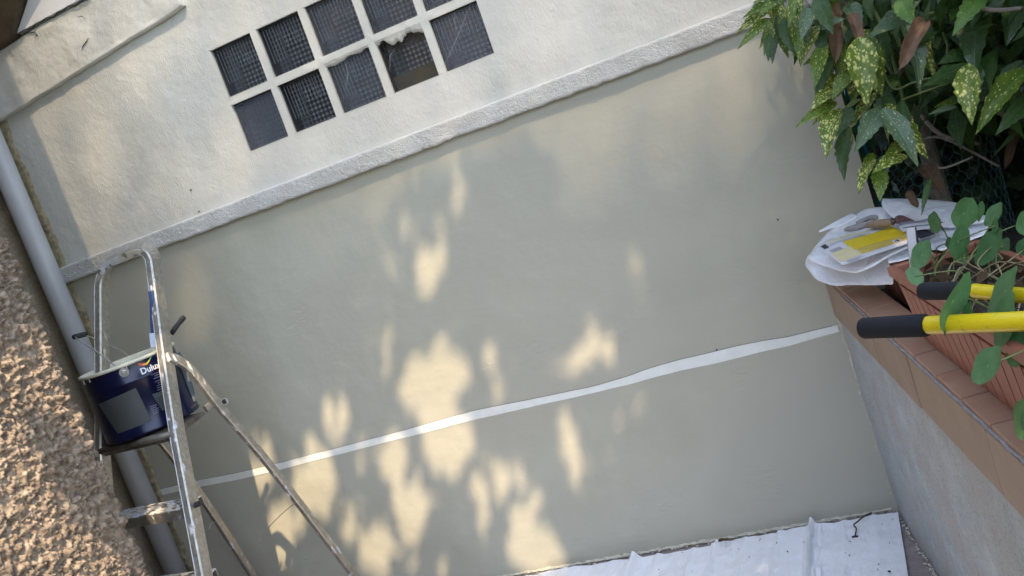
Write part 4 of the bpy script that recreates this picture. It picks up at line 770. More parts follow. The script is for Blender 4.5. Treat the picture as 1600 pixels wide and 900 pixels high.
# spotted laurel
SH = Vector(G(0.6, 0.75, 0.75)); shr = empty('spotted_laurel', SH); tag(shr, 'yellow speckled laurel shrub hanging over the retaining wall', 'shrub')
for b, t, wd_, k in [((1.812, -0.512, 1.535), (1.726, -0.593, 1.497), 0.0247, 0), ((1.82, -0.505, 1.564), (1.758, -0.583, 1.559), 0.0195, 0), ((1.799, -0.543, 1.502), (1.779, -0.581, 1.444), 0.0193, 1), ((1.835, -0.527, 1.526), (1.838, -0.571, 1.434), 0.031, 1), ((1.861, -0.538, 1.524), (1.845, -0.593, 1.409), 0.0256, 0), ((1.871, -0.562, 1.56), (1.844, -0.613, 1.5), 0.0201, 0), ((1.894, -0.558, 1.528), (1.862, -0.622, 1.464), 0.0302, 2), ((1.907, -0.511, 1.44), (1.86, -0.584, 1.356), 0.0361, 0), ((1.914, -0.491, 1.416), (1.861, -0.555, 1.333), 0.0313, 1), ((1.908, -0.527, 1.325), (1.841, -0.608, 1.312), 0.0387, 3), ((1.895, -0.535, 1.302), (1.801, -0.627, 1.284), 0.0258, 0), ((1.901, -0.557, 1.285), (1.834, -0.647, 1.211), 0.0434, 3), ((1.906, -0.54, 1.241), (1.858, -0.616, 1.133), 0.0361, 1), ((1.981, -0.617, 1.256), (1.905, -0.707, 1.207), 0.0418, 2), ((1.979, -0.649, 1.261), (2.016, -0.718, 1.133), 0.046, 2), ((2.002, -0.625, 1.142), (1.926, -0.708, 1.145), 0.0344, 3), ((1.94, -0.594, 1.151), (1.88, -0.677, 1.105), 0.0302, 3), ((1.941, -0.595, 1.136), (1.924, -0.654, 1.068), 0.0353, 0), ((1.981, -0.593, 1.425), (1.949, -0.678, 1.293), 0.0614, 3), ((1.951, -0.55, 1.356), (1.888, -0.622, 1.32), 0.038, 0), ((2.068, -0.613, 1.435), (2.07, -0.688, 1.281), 0.0479, 2), ((2.07, -0.661, 1.477), (2.074, -0.711, 1.412), 0.0373, 4), ((2.225, -0.664, 1.421), (2.136, -0.768, 1.374), 0.0386, 4), ((2.243, -0.552, 1.401), (2.156, -0.665, 1.291), 0.0599, 1), ((2.155, -0.707, 1.299), (2.118, -0.779, 1.195), 0.0455, 3), ((2.174, -0.59, 1.315), (2.113, -0.634, 1.316), 0.0287, 1), ((2.124, -0.624, 1.212), (2.065, -0.666, 1.221), 0.0139, 2), ((2.271, -0.639, 1.243), (2.135, -0.742, 1.182), 0.0416, 0), ((2.265, -0.628, 1.186), (2.174, -0.711, 1.145), 0.035, 1), ((2.007, -0.466, 1.49), (1.949, -0.54, 1.433), 0.0439, 1), ((1.918, -0.546, 1.547), (1.926, -0.61, 1.454), 0.0378, 1), ((1.852, -0.514, 1.571), (1.789, -0.594, 1.552), 0.0284, 0), ((2.029, -0.466, 1.436), (2.024, -0.526, 1.329), 0.0387, 1), ((2.156, -0.414, 1.463), (2.16, -0.471, 1.355), 0.0464, 1), ((2.156, -0.386, 1.28), (2.076, -0.466, 1.232), 0.0449, 1), ((2.24, -0.518, 1.265), (2.238, -0.589, 1.151), 0.0565, 1), ((2.307, -0.529, 1.392), (2.253, -0.614, 1.317), 0.0479, 1), ((2.039, -0.479, 1.316), (1.979, -0.553, 1.262), 0.0387, 1), ((2.032, -0.676, 1.085), (1.989, -0.733, 1.026), 0.0125, 1), ((2.106, -0.677, 1.412), (2.024, -0.762, 1.339), 0.0312, 5), ((1.976, -0.453, 1.518), (1.917, -0.525, 1.39), 0.0313, 5), ((2.036, -0.512, 1.095), (2.058, -0.545, 1.026), 0.0413, 6), ((1.979, -0.697, 1.076), (1.987, -0.721, 1.039), 0.0181, 6), ((1.98, -0.532, 1.482), (1.978, -0.576, 1.406), 0.0302, 5), ((2.274, -0.314, 1.09), (2.222, -0.378, 1.012), 0.027, 6), ((1.899, -0.484, 1.5), (1.903, -0.539, 1.412), 0.0365, 1), ((1.816, -0.441, 1.566), (1.732, -0.521, 1.534), 0.0262, 3), ((1.821, -0.439, 1.571), (1.766, -0.514, 1.568), 0.0184, 1), ((1.815, -0.452, 1.502), (1.782, -0.496, 1.437), 0.0218, 2), ((1.827, -0.453, 1.524), (1.821, -0.5, 1.437), 0.0273, 0), ((1.873, -0.495, 1.524), (1.869, -0.541, 1.434), 0.0198, 3), ((1.908, -0.458, 1.583), (1.871, -0.513, 1.52), 0.0203, 3), ((1.898, -0.491, 1.53), (1.87, -0.555, 1.455), 0.0305, 2), ((1.943, -0.451, 1.464), (1.888, -0.527, 1.376), 0.0386, 3), ((1.943, -0.415, 1.433), (1.876, -0.485, 1.345), 0.0339, 0), ((1.922, -0.417, 1.35), (1.86, -0.497, 1.33), 0.0409, 3), ((1.899, -0.457, 1.295), (1.836, -0.538, 1.272), 0.0216, 3), ((1.926, -0.502, 1.275), (1.87, -0.584, 1.228), 0.0341, 2), ((1.911, -0.443, 1.23), (1.863, -0.516, 1.145), 0.0299, 3), ((2.014, -0.519, 1.269), (1.949, -0.603, 1.228), 0.0408, 2), ((1.995, -0.569, 1.262), (2.037, -0.637, 1.13), 0.0468, 3), ((2.027, -0.551, 1.159), (1.955, -0.633, 1.156), 0.0325, 0), ((1.942, -0.531, 1.159), (1.9, -0.606, 1.12), 0.0255, 0), ((1.959, -0.514, 1.144), (1.945, -0.569, 1.093), 0.0318, 2), ((1.842, -0.411, 1.541), (1.767, -0.491, 1.487), 0.026, 0), ((1.851, -0.415, 1.586), (1.787, -0.493, 1.588), 0.0216, 3), ((1.807, -0.477, 1.511), (1.772, -0.519, 1.461), 0.019, 0), ((1.841, -0.462, 1.559), (1.839, -0.508, 1.469), 0.0295, 3), ((1.862, -0.481, 1.521), (1.836, -0.535, 1.432), 0.0219, 0), ((1.885, -0.458, 1.555), (1.858, -0.508, 1.503), 0.0194, 0), ((1.935, -0.462, 1.552), (1.92, -0.519, 1.493), 0.0293, 0), ((1.929, -0.441, 1.427), (1.867, -0.517, 1.363), 0.0348, 0), ((1.95, -0.389, 1.434), (1.894, -0.454, 1.356), 0.0319, 3), ((1.918, -0.479, 1.323), (1.865, -0.556, 1.306), 0.0364, 0), ((1.995, -0.531, 1.419), (1.983, -0.607, 1.295), 0.0598, 0), ((1.978, -0.466, 1.358), (1.926, -0.535, 1.312), 0.0385, 3), ((2.094, -0.511, 1.437), (2.1, -0.583, 1.294), 0.0432, 3), ((2.076, -0.594, 1.491), (2.085, -0.644, 1.416), 0.0404, 1), ((2.253, -0.548, 1.423), (2.188, -0.644, 1.372), 0.0316, 1), ((2.257, -0.465, 1.397), (2.168, -0.577, 1.301), 0.0554, 0), ((2.174, -0.605, 1.307), (2.147, -0.673, 1.207), 0.0467, 1), ((2.199, -0.507, 1.319), (2.16, -0.543, 1.321), 0.0252, 1), ((2.138, -0.539, 1.212), (2.09, -0.577, 1.225), 0.0154, 0), ((2.294, -0.548, 1.252), (2.162, -0.651, 1.186), 0.0432, 2), ((2.302, -0.542, 1.191), (2.212, -0.626, 1.144), 0.0354, 3), ((2.024, -0.364, 1.484), (1.963, -0.435, 1.452), 0.0373, 1)]:
    o = put_leaf(b, t, wd_, k, shr, SH, shape=(1 if wd_ > 0.04 else 0) if k < 5 else None)
random.seed(11)
def rnd_leaf(b, mat, L_=None, parent=shr, dn=1.0):
    L_ = L_ or random.uniform(0.06, 0.115); d = Vector((random.gauss(-0.25, 0.6), random.gauss(-0.35, 0.5), -dn + random.gauss(0.25, 0.5))).normalized()
    put_leaf(b, Vector(b) + d * L_, L_ * random.uniform(0.24, 0.36), mat, parent, SH, nrm=Vector((random.gauss(-.2, .5), random.gauss(-0.7, .4), random.uniform(0.1, 0.9))))
FILL = [(2.103, -0.516, 1.444), (2.02, -0.471, 1.429), (2.221, -0.267, 1.434), (2.331, -0.209, 1.327), (2.267, -0.176, 1.497), (2.414, 0.047, 1.383), (2.417, -0.041, 1.469), (2.087, -0.31, 1.496), (2.278, -0.409, 1.37), (2.258, -0.071, 1.335), (1.958, -0.142, 1.505), (2.087, -0.435, 1.366), (1.99, -0.282, 1.214), (2.187, -0.29, 1.255), (1.9, -0.496, 1.38), (2.197, -0.331, 1.272), (2.313, -0.259, 1.416), (2.326, -0.091, 1.339), (2.427, -0.028, 1.146), (2.339, -0.175, 1.322), (1.98, -0.504, 1.446), (2.053, -0.071, 1.326), (2.451, 0.103, 1.325), (1.886, -0.502, 1.481), (1.947, -0.269, 1.427), (1.954, -0.49, 1.438), (1.814, -0.391, 1.601), (2.101, -0.194, 1.388), (2.381, -0.027, 1.341), (2.035, -0.163, 1.35), (2.089, -0.196, 1.286), (1.833, -0.464, 1.652), (1.94, -0.484, 1.541), (1.913, -0.136, 1.392), (2.017, -0.301, 1.454), (2.422, -0.063, 1.306), (1.957, -0.432, 1.282), (2.362, -0.081, 1.27), (2.141, -0.266, 1.43), (1.862, -0.279, 1.657), (2.024, -0.59, 1.261), (2.143, -0.22, 1.356), (2.249, -0.206, 1.301), (2.067, -0.441, 1.329), (2.094, -0.466, 1.296), (2.407, -0.206, 1.341), (1.984, -0.475, 1.587), (1.98, -0.397, 1.588), (2.217, -0.223, 1.323), (2.098, -0.236, 1.467), (2.433, -0.034, 1.382), (1.971, -0.348, 1.543), (2.032, -0.475, 1.517), (1.849, -0.346, 1.582), (2.392, -0.116, 1.374), (2.46, 0.047, 1.423), (1.998, -0.375, 1.283), (2.148, -0.486, 1.342), (2.127, -0.029, 1.414), (1.976, -0.345, 1.248), (2.02, -0.462, 1.449), (1.976, -0.468, 1.518), (2.1, -0.541, 1.383), (1.882, -0.102, 1.511), (1.863, -0.179, 1.499), (1.839, -0.105, 1.672), (2.242, -0.237, 1.416), (2.439, -0.138, 1.428), (1.911, -0.19, 1.482), (2.254, -0.31, 1.437), (2.075, -0.162, 1.429), (2.296, -0.245, 1.364), (1.836, -0.118, 1.531), (2.1, -0.234, 1.342), (1.977, -0.096, 1.502), (2.106, -0.078, 1.38), (1.965, -0.134, 1.492), (1.989, -0.517, 1.29), (2.262, -0.131, 1.444), (1.908, -0.51, 1.484), (1.86, -0.447, 1.594), (2.382, -0.003, 1.384), (1.831, -0.506, 1.641), (1.953, -0.239, 1.527), (2.01, -0.245, 1.369), (1.943, -0.087, 1.317), (2.232, -0.051, 1.513), (2.22, -0.164, 1.328), (1.97, -0.267, 1.501), (1.931, -0.101, 1.549), (2.199, -0.131, 1.447), (2.318, -0.161, 1.36), (2.215, -0.12, 1.511), (2.124, -0.152, 1.35), (1.863, -0.08, 1.596), (1.987, -0.461, 1.504), (1.962, -0.502, 1.389), (1.983, -0.425, 1.507), (2.32, -0.447, 1.304), (1.998, -0.333, 1.393), (2.326, -0.353, 1.293), (1.894, -0.22, 1.575), (1.826, -0.349, 1.602), (2.104, -0.273, 1.244), (2.15, -0.173, 1.466), (1.941, -0.34, 1.585), (1.985, -0.428, 1.426), (1.858, -0.317, 1.541), (2.097, -0.123, 1.5), (2.309, -0.385, 1.395), (2.181, 0.0, 1.507), (2.009, -0.34, 1.276), (2.096, -0.433, 1.523), (2.284, 0.04, 1.449), (2.158, -0.06, 1.313), (2.017, -0.37, 1.599), (2.104, -0.322, 1.51), (2.25, -0.317, 1.361), (1.934, -0.075, 1.417), (2.268, -0.216, 1.261), (2.161, -0.206, 1.519), (2.383, -0.227, 1.164), (2.006, -0.519, 1.249), (2.174, -0.215, 1.539), (2.226, -0.232, 1.496), (2.371, -0.42, 1.432), (2.432, 0.03, 1.407), (1.922, -0.185, 1.417), (2.385, -0.025, 1.331), (1.988, -0.491, 1.274), (2.035, -0.287, 1.543), (2.068, -0.275, 1.491), (2.185, -0.403, 1.301), (2.204, -0.308, 1.238), (2.132, -0.06, 1.511), (2.049, -0.052, 1.488), (2.007, -0.309, 1.53), (2.09, -0.352, 1.321), (2.312, 0.044, 1.518), (2.077, -0.321, 1.396), (2.111, -0.284, 1.535), (2.081, -0.501, 1.424), (2.416, -0.038, 1.411), (2.062, -0.176, 1.385), (2.062, -0.479, 1.405), (2.075, -0.417, 1.44), (2.004, -0.141, 1.325), (2.307, -0.278, 1.496), (2.06, -0.285, 1.244), (2.229, -0.487, 1.24), (2.414, -0.133, 1.226), (2.435, -0.175, 1.311), (2.249, -0.043, 1.438), (2.319, -0.335, 1.445), (2.33, -0.386, 1.463), (1.951, -0.493, 1.483), (1.917, -0.233, 1.653), (2.238, -0.039, 1.484), (2.088, -0.21, 1.328), (2.031, -0.436, 1.39), (1.953, -0.187, 1.443), (2.08, -0.138, 1.349), (2.098, -0.186, 1.583), (2.43, -0.172, 1.442), (2.167, -0.479, 1.342), (2.124, -0.489, 1.517), (2.035, -0.243, 1.533), (2.479, 0.12, 1.368), (1.967, -0.298, 1.268), (2.403, 0.046, 1.424), (1.83, -0.488, 1.545), (2.203, -0.207, 1.41), (1.938, -0.108, 1.478), (2.179, -0.139, 1.345), (2.381, -0.397, 1.324), (1.971, -0.308, 1.562), (1.884, -0.357, 1.59), (2.326, -0.192, 1.291), (1.964, -0.244, 1.396), (1.992, -0.17, 1.362), (2.001, -0.442, 1.418), (1.985, -0.457, 1.591), (2.265, -0.078, 1.269), (1.91, -0.259, 1.504), (2.281, -0.433, 1.28), (1.86, -0.176, 1.671), (2.43, 0.011, 1.412), (2.229, -0.256, 1.33), (1.989, -0.142, 1.519), (2.151, -0.233, 1.341), (1.899, -0.066, 1.632), (2.221, -0.222, 1.272), (1.971, -0.226, 1.568), (1.837, -0.372, 1.664), (2.116, -0.019, 1.457), (1.973, -0.295, 1.422), (1.849, -0.527, 1.613), (2.32, -0.11, 1.341), (2.085, -0.083, 1.378), (2.088, -0.146, 1.553), (2.034, -0.157, 1.427), (2.372, -0.277, 1.312), (1.846, -0.349, 1.583), (2.014, -0.305, 1.283), (2.307, -0.07, 1.508), (2.305, -0.272, 1.493), (2.254, -0.048, 1.48), (1.966, -0.48, 1.353), (2.387, -0.283, 1.44), (2.171, -0.29, 1.457), (1.987, -0.283, 1.335), (2.32, -0.104, 1.233)]
for p in FILL: rnd_leaf(p, random.choice((0, 0, 1, 3, 0, 2, 3, 3) if p[0] < 2.0 else (0, 1, 1, 1, 0, 2)))
# interior leaves, joined: too many and too dark to tell apart
def leaf_cloud(name, mat, centres, size, parent=None, aspect=0.4, origin=Vector()):
    n_ = len(centres); c = np.array(centres); d = rng.normal(size=(n_, 3)); d[:, 2] -= 0.5; d /= np.linalg.norm(d, axis=1)[:, None]
    r2_ = rng.normal(size=(n_, 3)); s = np.cross(d, r2_); s /= np.linalg.norm(s, axis=1)[:, None]; L_ = size * rng.uniform(0.6, 1.3, n_)[:, None]; W = L_ * aspect * 0.5
    P = np.stack([c, c + d * L_ * 0.5 + s * W, c + d * L_, c + d * L_ * 0.5 - s * W], 1) - np.array(origin)
    me = bpy.data.meshes.new(name); me.from_pydata(P.reshape(-1, 3).tolist(), [], np.arange(4 * n_).reshape(-1, 4).tolist()); me.materials.append(mat)
    uv = me.uv_layers.new(name='UVMap'); uv.data.foreach_set('uv', np.tile(np.array([.5, 0, 1, .5, .5, 1, 0, .5]), n_)); me.update(); o = link(bpy.data.objects.new(name, me), parent); o['kind'] = 'stuff'; return o
cs = []
while len(cs) < 7500:
    a, b, z = random.uniform(-0.25, 1.3), random.uniform(0.16, 1.5), random.uniform(1.15, 2.1)
    if z < 1.10 + 0.25 * abs(a - 0.5) and b < 0.5: continue
    if b < 0.25 + 0.25 * max(0, 1.5 - z): continue
    if b < 0.55 and a > 0.75: continue
    cs.append(tuple(G(a, b, z)))
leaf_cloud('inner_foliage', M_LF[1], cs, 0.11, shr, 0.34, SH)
mbw = {0: MB(), 1: MB(), 2: MB()}
for pts, r_, k in [([(2.012, -0.505, 1.357), (2.019, -0.544, 1.289), (2.065, -0.559, 1.288), (2.139, -0.575, 1.283)], 0.0028, 0), ([(2.032, -0.544, 1.258), (2.069, -0.583, 1.262), (2.133, -0.58, 1.264)], 0.0026, 0), ([(2.201, -0.617, 1.431), (2.217, -0.638, 1.396), (2.248, -0.65, 1.378), (2.301, -0.654, 1.365)], 0.006, 1), ([(2.017, -0.455, 1.549), (2.043, -0.465, 1.407), (2.041, -0.477, 1.323), (2.037, -0.49, 1.247)], 0.005, 0), ([(2.129, -0.538, 1.421), (2.162, -0.58, 1.416), (2.188, -0.571, 1.411)], 0.004, 0), ([(2.132, -0.539, 1.405), (2.158, -0.582, 1.413), (2.182, -0.573, 1.41)], 0.004, 0), ([(2.043, -0.509, 1.094), (2.081, -0.498, 1.072), (2.148, -0.472, 1.074)], 0.003, 1), ([(1.867, -0.411, 1.491), (1.932, -0.393, 1.446), (1.99, -0.377, 1.405), (2.041, -0.367, 1.338)], 0.006, 1), ([(1.996, -0.403, 1.208), (2.031, -0.399, 1.139), (2.106, -0.373, 1.128), (2.214, -0.348, 1.015)], 0.004, 1), ([(2.084, -0.318, 1.189), (2.108, -0.371, 1.135), (2.186, -0.349, 1.082)], 0.006, 1), ([(2.147, -0.538, 1.373), (2.149, -0.542, 1.343), (2.139, -0.549, 1.317)], 0.003, 0), ([(2.047, -0.37, 1.303), (2.143, -0.325, 1.366), (2.258, -0.278, 1.388), (2.396, -0.22, 1.435)], 0.008, 1)]:
    mb = MB(); q = cr_spline([Vector(p) - SH for p in pts], 6); mb.tube(q, [r_ * (1 - 0.3 * i / len(q)) for i in range(len(q))], 8); mb.build('branch', M_STEMW if k else M_STEMG, shr, smooth=True)
for a, b, dxx in ((0.55, 0.95, 0.0), (0.65, 1.0, 0.1), (0.5, 1.05, -0.1)):
    mb = MB(); p = G(a, b, 0.74); q = cr_spline([p - SH, p - SH + Vector((dxx, 0.02, 0.4)), p - SH + Vector((dxx * 2, -0.1, 0.9)), p - SH + Vector((dxx * 2 - 0.2, -0.3, 1.25))], 6); mb.tube(q, [0.016 * (1 - 0.6 * i / len(q)) for i in range(len(q))], 8); mb.build('trunk', M_STEMW, shr, smooth=True)

# nasturtium in the planter
NS = Vector(G(1.2, 0.11, 0.93)); nas = empty('nasturtium', NS); tag(nas, 'round leaved trailing plant growing in the terracotta planter', 'plant')
def disc_mesh():
    V = [(0, 0, 0)]; F = []; UV = [(0.5, 0.5)]; n_ = 36; R_ = [0.35, 0.7, 1.0]
    for r_ in R_:
        for k in range(n_):
            a = 2 * math.pi * k / n_; w_ = r_ * (1 + 0.035 * math.sin(5 * a + 1) * r_ + 0.02 * math.sin(9 * a)); V.append((w_ * math.cos(a), w_ * math.sin(a), 0.10 * r_ ** 2 + 0.05 * math.sin(3 * a) * r_ ** 2)); UV.append((0.5 + 0.5 * w_ * math.cos(a), 0.5 + 0.5 * w_ * math.sin(a)))
    for k in range(n_): F.append((0, 1 + k, 1 + (k + 1) % n_))
    for j in range(2):
        for k in range(n_): a = 1 + j * n_ + k; b = 1 + j * n_ + (k + 1) % n_; F.append((a, a + n_, b + n_, b))
    n0 = len(V)      # pale centre boss and veins
    for k in range(0):
        a = 2 * math.pi * k / 9; V += [(0.0, 0.0, 0.02), (0.5 * math.cos(a), 0.5 * math.sin(a), 0.038), (0.10 * math.cos(a + 0.35), 0.10 * math.sin(a + 0.35), 0.02)]; UV += [(0, 0)] * 3; F.append((n0 + 3 * k, n0 + 3 * k + 1, n0 + 3 * k + 2))
    me = bpy.data.meshes.new('leaf'); me.from_pydata(V, [], F); me.materials.append(M_NASD); me.materials.append(M_NASC); L = me.uv_layers.new(name='UVMap')
    for lo_ in me.loops: L.data[lo_.index].uv = UV[lo_.vertex_index]
    for i, p in enumerate(me.polygons): p.use_smooth = True; p.material_index = 0
    me.update(); return me
n = NM('nasturtium_disc'); uvm = n.n('ShaderNodeUVMap'); v1 = n.n('ShaderNodeVectorMath'); v1.operation = 'SUBTRACT'; n.L(uvm.outputs[0], v1.inputs[0]); v1.inputs[1].default_value = (0.5, 0.5, 0)
ln = n.n('ShaderNodeVectorMath'); ln.operation = 'LENGTH'; n.L(v1.outputs[0], ln.inputs[0]); oi = n.n('ShaderNodeObjectInfo')
c = n.mix(n.ramp(n.noise(3, 4, 0.6, uvm.outputs[0]), [(0.35, 0.0), (0.65, 1.0)]), (0.08, 0.19, 0.065), (0.12, 0.26, 0.10)); c = n.mix(n.math('MULTIPLY', oi.outputs['Random'], 0.4), c, (0.05, 0.12, 0.03))
sp_ = n.n('ShaderNodeSeparateXYZ'); n.L(v1.outputs[0], sp_.inputs[0]); an = n.math('ARCTAN2', sp_.outputs[1], sp_.outputs[0])
vein = n.ramp(n.math('ABSOLUTE', n.math('SINE', n.math('MULTIPLY', an, 4.5))), [(0.0, 0.30), (0.07, 0.0)]); c = n.mix(vein, c, (0.22, 0.32, 0.16))
c = n.mix(n.ramp(ln.outputs[1] if len(ln.outputs) > 1 else ln.outputs[0], [(0.012, 0.7), (0.04, 0.0)]), c, (0.40, 0.50, 0.30)); n.color(c).set(Roughness=0.5); n.bump(n.noise(14, 3, 0.5, uvm.outputs[0]), 0.3, 0.003)
tr = n.n('ShaderNodeBsdfTranslucent'); n.L(c, tr.inputs['Color']); mx = n.n('ShaderNodeMixShader'); mx.inputs[0].default_value = 0.3; n.L(n.b.outputs[0], mx.inputs[1]); n.L(tr.outputs[0], mx.inputs[2]); n.L(mx.outputs[0], n.t.nodes['Material Output'].inputs['Surface']); M_NASD = n.m
DM = disc_mesh()
for c_, mj, mn in [((1.999, -0.879, 1.029), (0.003, 0.0041, 0.021), (0.0099, -0.0174, 0.002)), ((2.046, -0.925, 1.04), (0.0218, 0.0114, 0.0222), (0.015, 0.015, -0.0224)), ((2.098, -0.909, 1.018), (0.0161, 0.0086, 0.0183), (0.0102, -0.0217, 0.0013)), ((2.02, -0.962, 0.998), (0.0181, 0.0106, 0.0268), (0.0134, 0.0223, -0.0179)), ((2.066, -0.991, 0.978), (0.0243, 0.0131, 0.0277), (0.0146, -0.0332, 0.0028)), ((1.949, -1.031, 1.007), (0.0159, 0.0091, 0.0218), (0.0144, -0.0221, -0.0013)), ((1.925, -1.066, 0.98), (0.0128, 0.0052, 0.0025), (0.0061, -0.007, -0.0165)), ((2.092, -0.92, 0.949), (0.0168, 0.009, 0.0191), (0.0109, -0.0226, 0.0011)), ((2.026, -0.943, 0.966), (0.0059, 0.0044, 0.0155), (0.007, -0.0143, 0.0014)), ((2.137, -0.94, 0.996), (0.0101, 0.0067, 0.0207), (0.0136, 0.0137, -0.0111)), ((2.121, -0.974, 0.954), (0.0074, 0.0055, 0.0193), (0.0091, -0.0176, 0.0016)), ((2.008, -0.914, 0.99), (0.0047, 0.0032, 0.0097), (0.006, 0.0069, -0.0051)), ((2.086, -0.978, 1.013), (0.0045, 0.0034, 0.0118), (0.0045, -0.0112, 0.0015)), ((1.945, -1.419, 1.018), (0.0306, 0.0163, 0.0336), (0.0077, 0.0366, -0.0248)), ((1.961, -1.417, 0.993), (0.0073, 0.005, 0.0163), (0.0048, -0.0163, 0.0029)), ((2.02, -1.372, 1.001), (0.0251, 0.0134, 0.0275), (0.009, -0.0347, 0.0086)), ((2.005, -1.434, 0.977), (0.0179, 0.0115, 0.0338), (0.0082, -0.0354, 0.0077)), ((1.956, -1.532, 0.953), (0.0188, 0.0099, 0.0199), (0.0112, -0.0246, 0.0017)), ((2.006, -1.461, 0.942), (0.012, 0.0077, 0.0227), (0.0098, -0.0228, 0.0026)), ((1.974, -1.587, 0.893), (0.0091, 0.0068, 0.0237), (0.0061, -0.0233, 0.0043)), ((2.091, -0.891, 0.933), (0.0005, 0.003, 0.0198), (0.0092, -0.016, 0.0022)), ((2.085, -0.827, 1.017), (0.0101, 0.0062, 0.0168), (0.0073, 0.0148, -0.0098))]:
    c_, mj, mn = Vector(c_), Vector(mj), Vector(mn); nn = mn.cross(mj); k = nn.normalized() * mj.length
    if k.dot(CAMP - c_) < 0: k = -k; mn = -mn
    o = bpy.data.objects.new('leaf', DM); C.objects.link(o); o.parent = nas
    o.matrix_local = Matrix.Translation(c_ - NS) @ Matrix(((mn.x, mj.x, k.x, 0), (mn.y, mj.y, k.y, 0), (mn.z, mj.z, k.z, 0), (0, 0, 0, 1)))
    a = max(0.87, min(1.8, (c_ - Og).dot(Ta) + random.uniform(-0.12, 0.12))); root = G(a, random.uniform(0.06, 0.17), 0.925)
    mid = (c_ + root) / 2 + Vector((random.uniform(-0.03, 0.03), random.uniform(-0.03, 0.03), random.uniform(-0.01, 0.03)))
    mb = MB(); q = cr_spline([c_ - NS, mid - NS, root - NS], 6); mb.tube(q, [0.0011 + 0.0006 * i / len(q) for i in range(len(q))], 6); mb.build('stem', M_STEMG if random.random() < 0.6 else M_STEMR, nas, smooth=True)
mb = MB()
for k in range(26):
    a = random.uniform(1.0, 1.6); b = random.uniform(0.07, 0.16); p = G(a, b, 0.93); d = Vector((random.uniform(-0.05, 0.12), random.uniform(-0.12, 0.12), random.uniform(0.0, 0.03)))
    mb.tube(cr_spline([p - NS, p - NS + d * 0.5 + Vector((0, 0, 0.025)), p - NS + d], 4), 0.0014, 5)
o = mb.build('runner', M_STEMR, nas); o['kind'] = 'stuff'
cs = [tuple(G(random.uniform(0.85, 1.7), random.uniform(0.05, 0.19), random.uniform(0.925, 0.955))) for _ in range(150)]
leaf_cloud('leaf_litter', M_LF[6], cs, 0.035, nas, 0.5, NS)

# wire mesh tree guard and teal posts
gc = Vector((2.126, 0.196, 0.9)); gc.z = 0.75
gd = empty('wire_mesh_cylinder', gc); tag(gd, 'cylinder of dark green hexagonal wire mesh behind the papers', 'wire mesh')
mb = MB(); Rg = 0.175; nc = 34; hx = 2 * math.pi * Rg / nc; hz = hx * 0.86
for j in range(24):
    for i in range(nc):
        if math.sin(2 * math.pi * (i + 0.5) / nc) > 0.75: pass
        a = 2 * math.pi * (i + (0.5 if j % 2 else 0)) / nc; z = j * hz
        def cp(aa, zz, jit=0.0012): return (Rg * math.cos(aa) + random.uniform(-jit, jit), Rg * math.sin(aa) + random.uniform(-jit, jit), zz + random.uniform(-jit, jit))
        h_ = math.pi / nc
        mb.tube([cp(a, z), cp(a, z + hz * 0.55)], 0.0010, 3, 0, False); mb.tube([cp(a, z + hz * 0.55), cp(a + h_, z + hz)], 0.0008, 3, 0, False); mb.tube([cp(a, z + hz * 0.55), cp(a - h_, z + hz)], 0.0008, 3, 0, False)
o = mb.build('mesh', M_WIRE, gd); o['kind'] = 'stuff'
MB().tube([(0, 0, 0.0), (0.0, 0.0, 0.30), (0.01, 0.01, 0.62)], [0.03, 0.026, 0.02], 10).build('stump', M_STEMW, gd)
for (dq, lab) in (((1.928, 0.11, 1.054), 'teal stake beside the wall edge under the speckled leaves'), ((1.953, 0.089, 0.991), 'second teal stake, just right of the one at the wall edge')):
    p = Vector(dq); mb = MB(); mb.tube([(0, 0, 0), (0, 0, 1.45 - 0.75)], 0.009, 10); mb.tube([(0, 0, 0.70), (0, 0, 0.705)], 0.011, 10); o = mb.build('garden_stake', M_TEAL, smooth=True); o.location = (p.x, p.y, 0.75); tag(o, lab, 'stake')

# hedge behind the garden
def hedge(name, lo, hi, n_, size, label):
    root = empty(name, ((lo[0] + hi[0]) / 2, (lo[1] + hi[1]) / 2, lo[2])); tag(root, label, 'hedge'); og = Vector(root.location); cs = []
    for _ in range(n_):
        p = [random.uniform(lo[k], hi[k]) for k in range(3)]; f_ = random.random()
        if f_ < 0.7: p[1] = lo[1] + abs(random.gauss(0, 0.08)) if lo[1] > -2 else hi[1] - abs(random.gauss(0, 0.15))
        cs.append(tuple(p))
    leaf_cloud('foliage', M_HEDGE, cs, size, root, 0.5, og)
    mb = MB(); mb.box(Vector((lo[0] + 0.05, lo[1] + 0.22, lo[2])) - og, Vector((hi[0], hi[1] - (0.0 if lo[1] > -2 else 0.35), hi[2] - 0.1)) - og); mb.build('twig_core', M_SOIL, root)
hedge('garden_hedge', (1.88, 0.27, 0.75), (6.0, 1.2, 2.6), 9000, 0.10, 'dense dark hedge closing the garden behind the shrub')
hedge('garden_hedge', (2.75, -0.5, 0.75), (6.0, 0.3, 2.6), 5000, 0.10, 'dark bush at the right edge beyond the planter')

hedge('garden_hedge', (-4.0, -8.6, 0.0), (7.0, -7.4, 2.6), 5000, 0.16, 'unseen hedge added behind the viewer to cut low skylight')  # added out of view to block low sky light
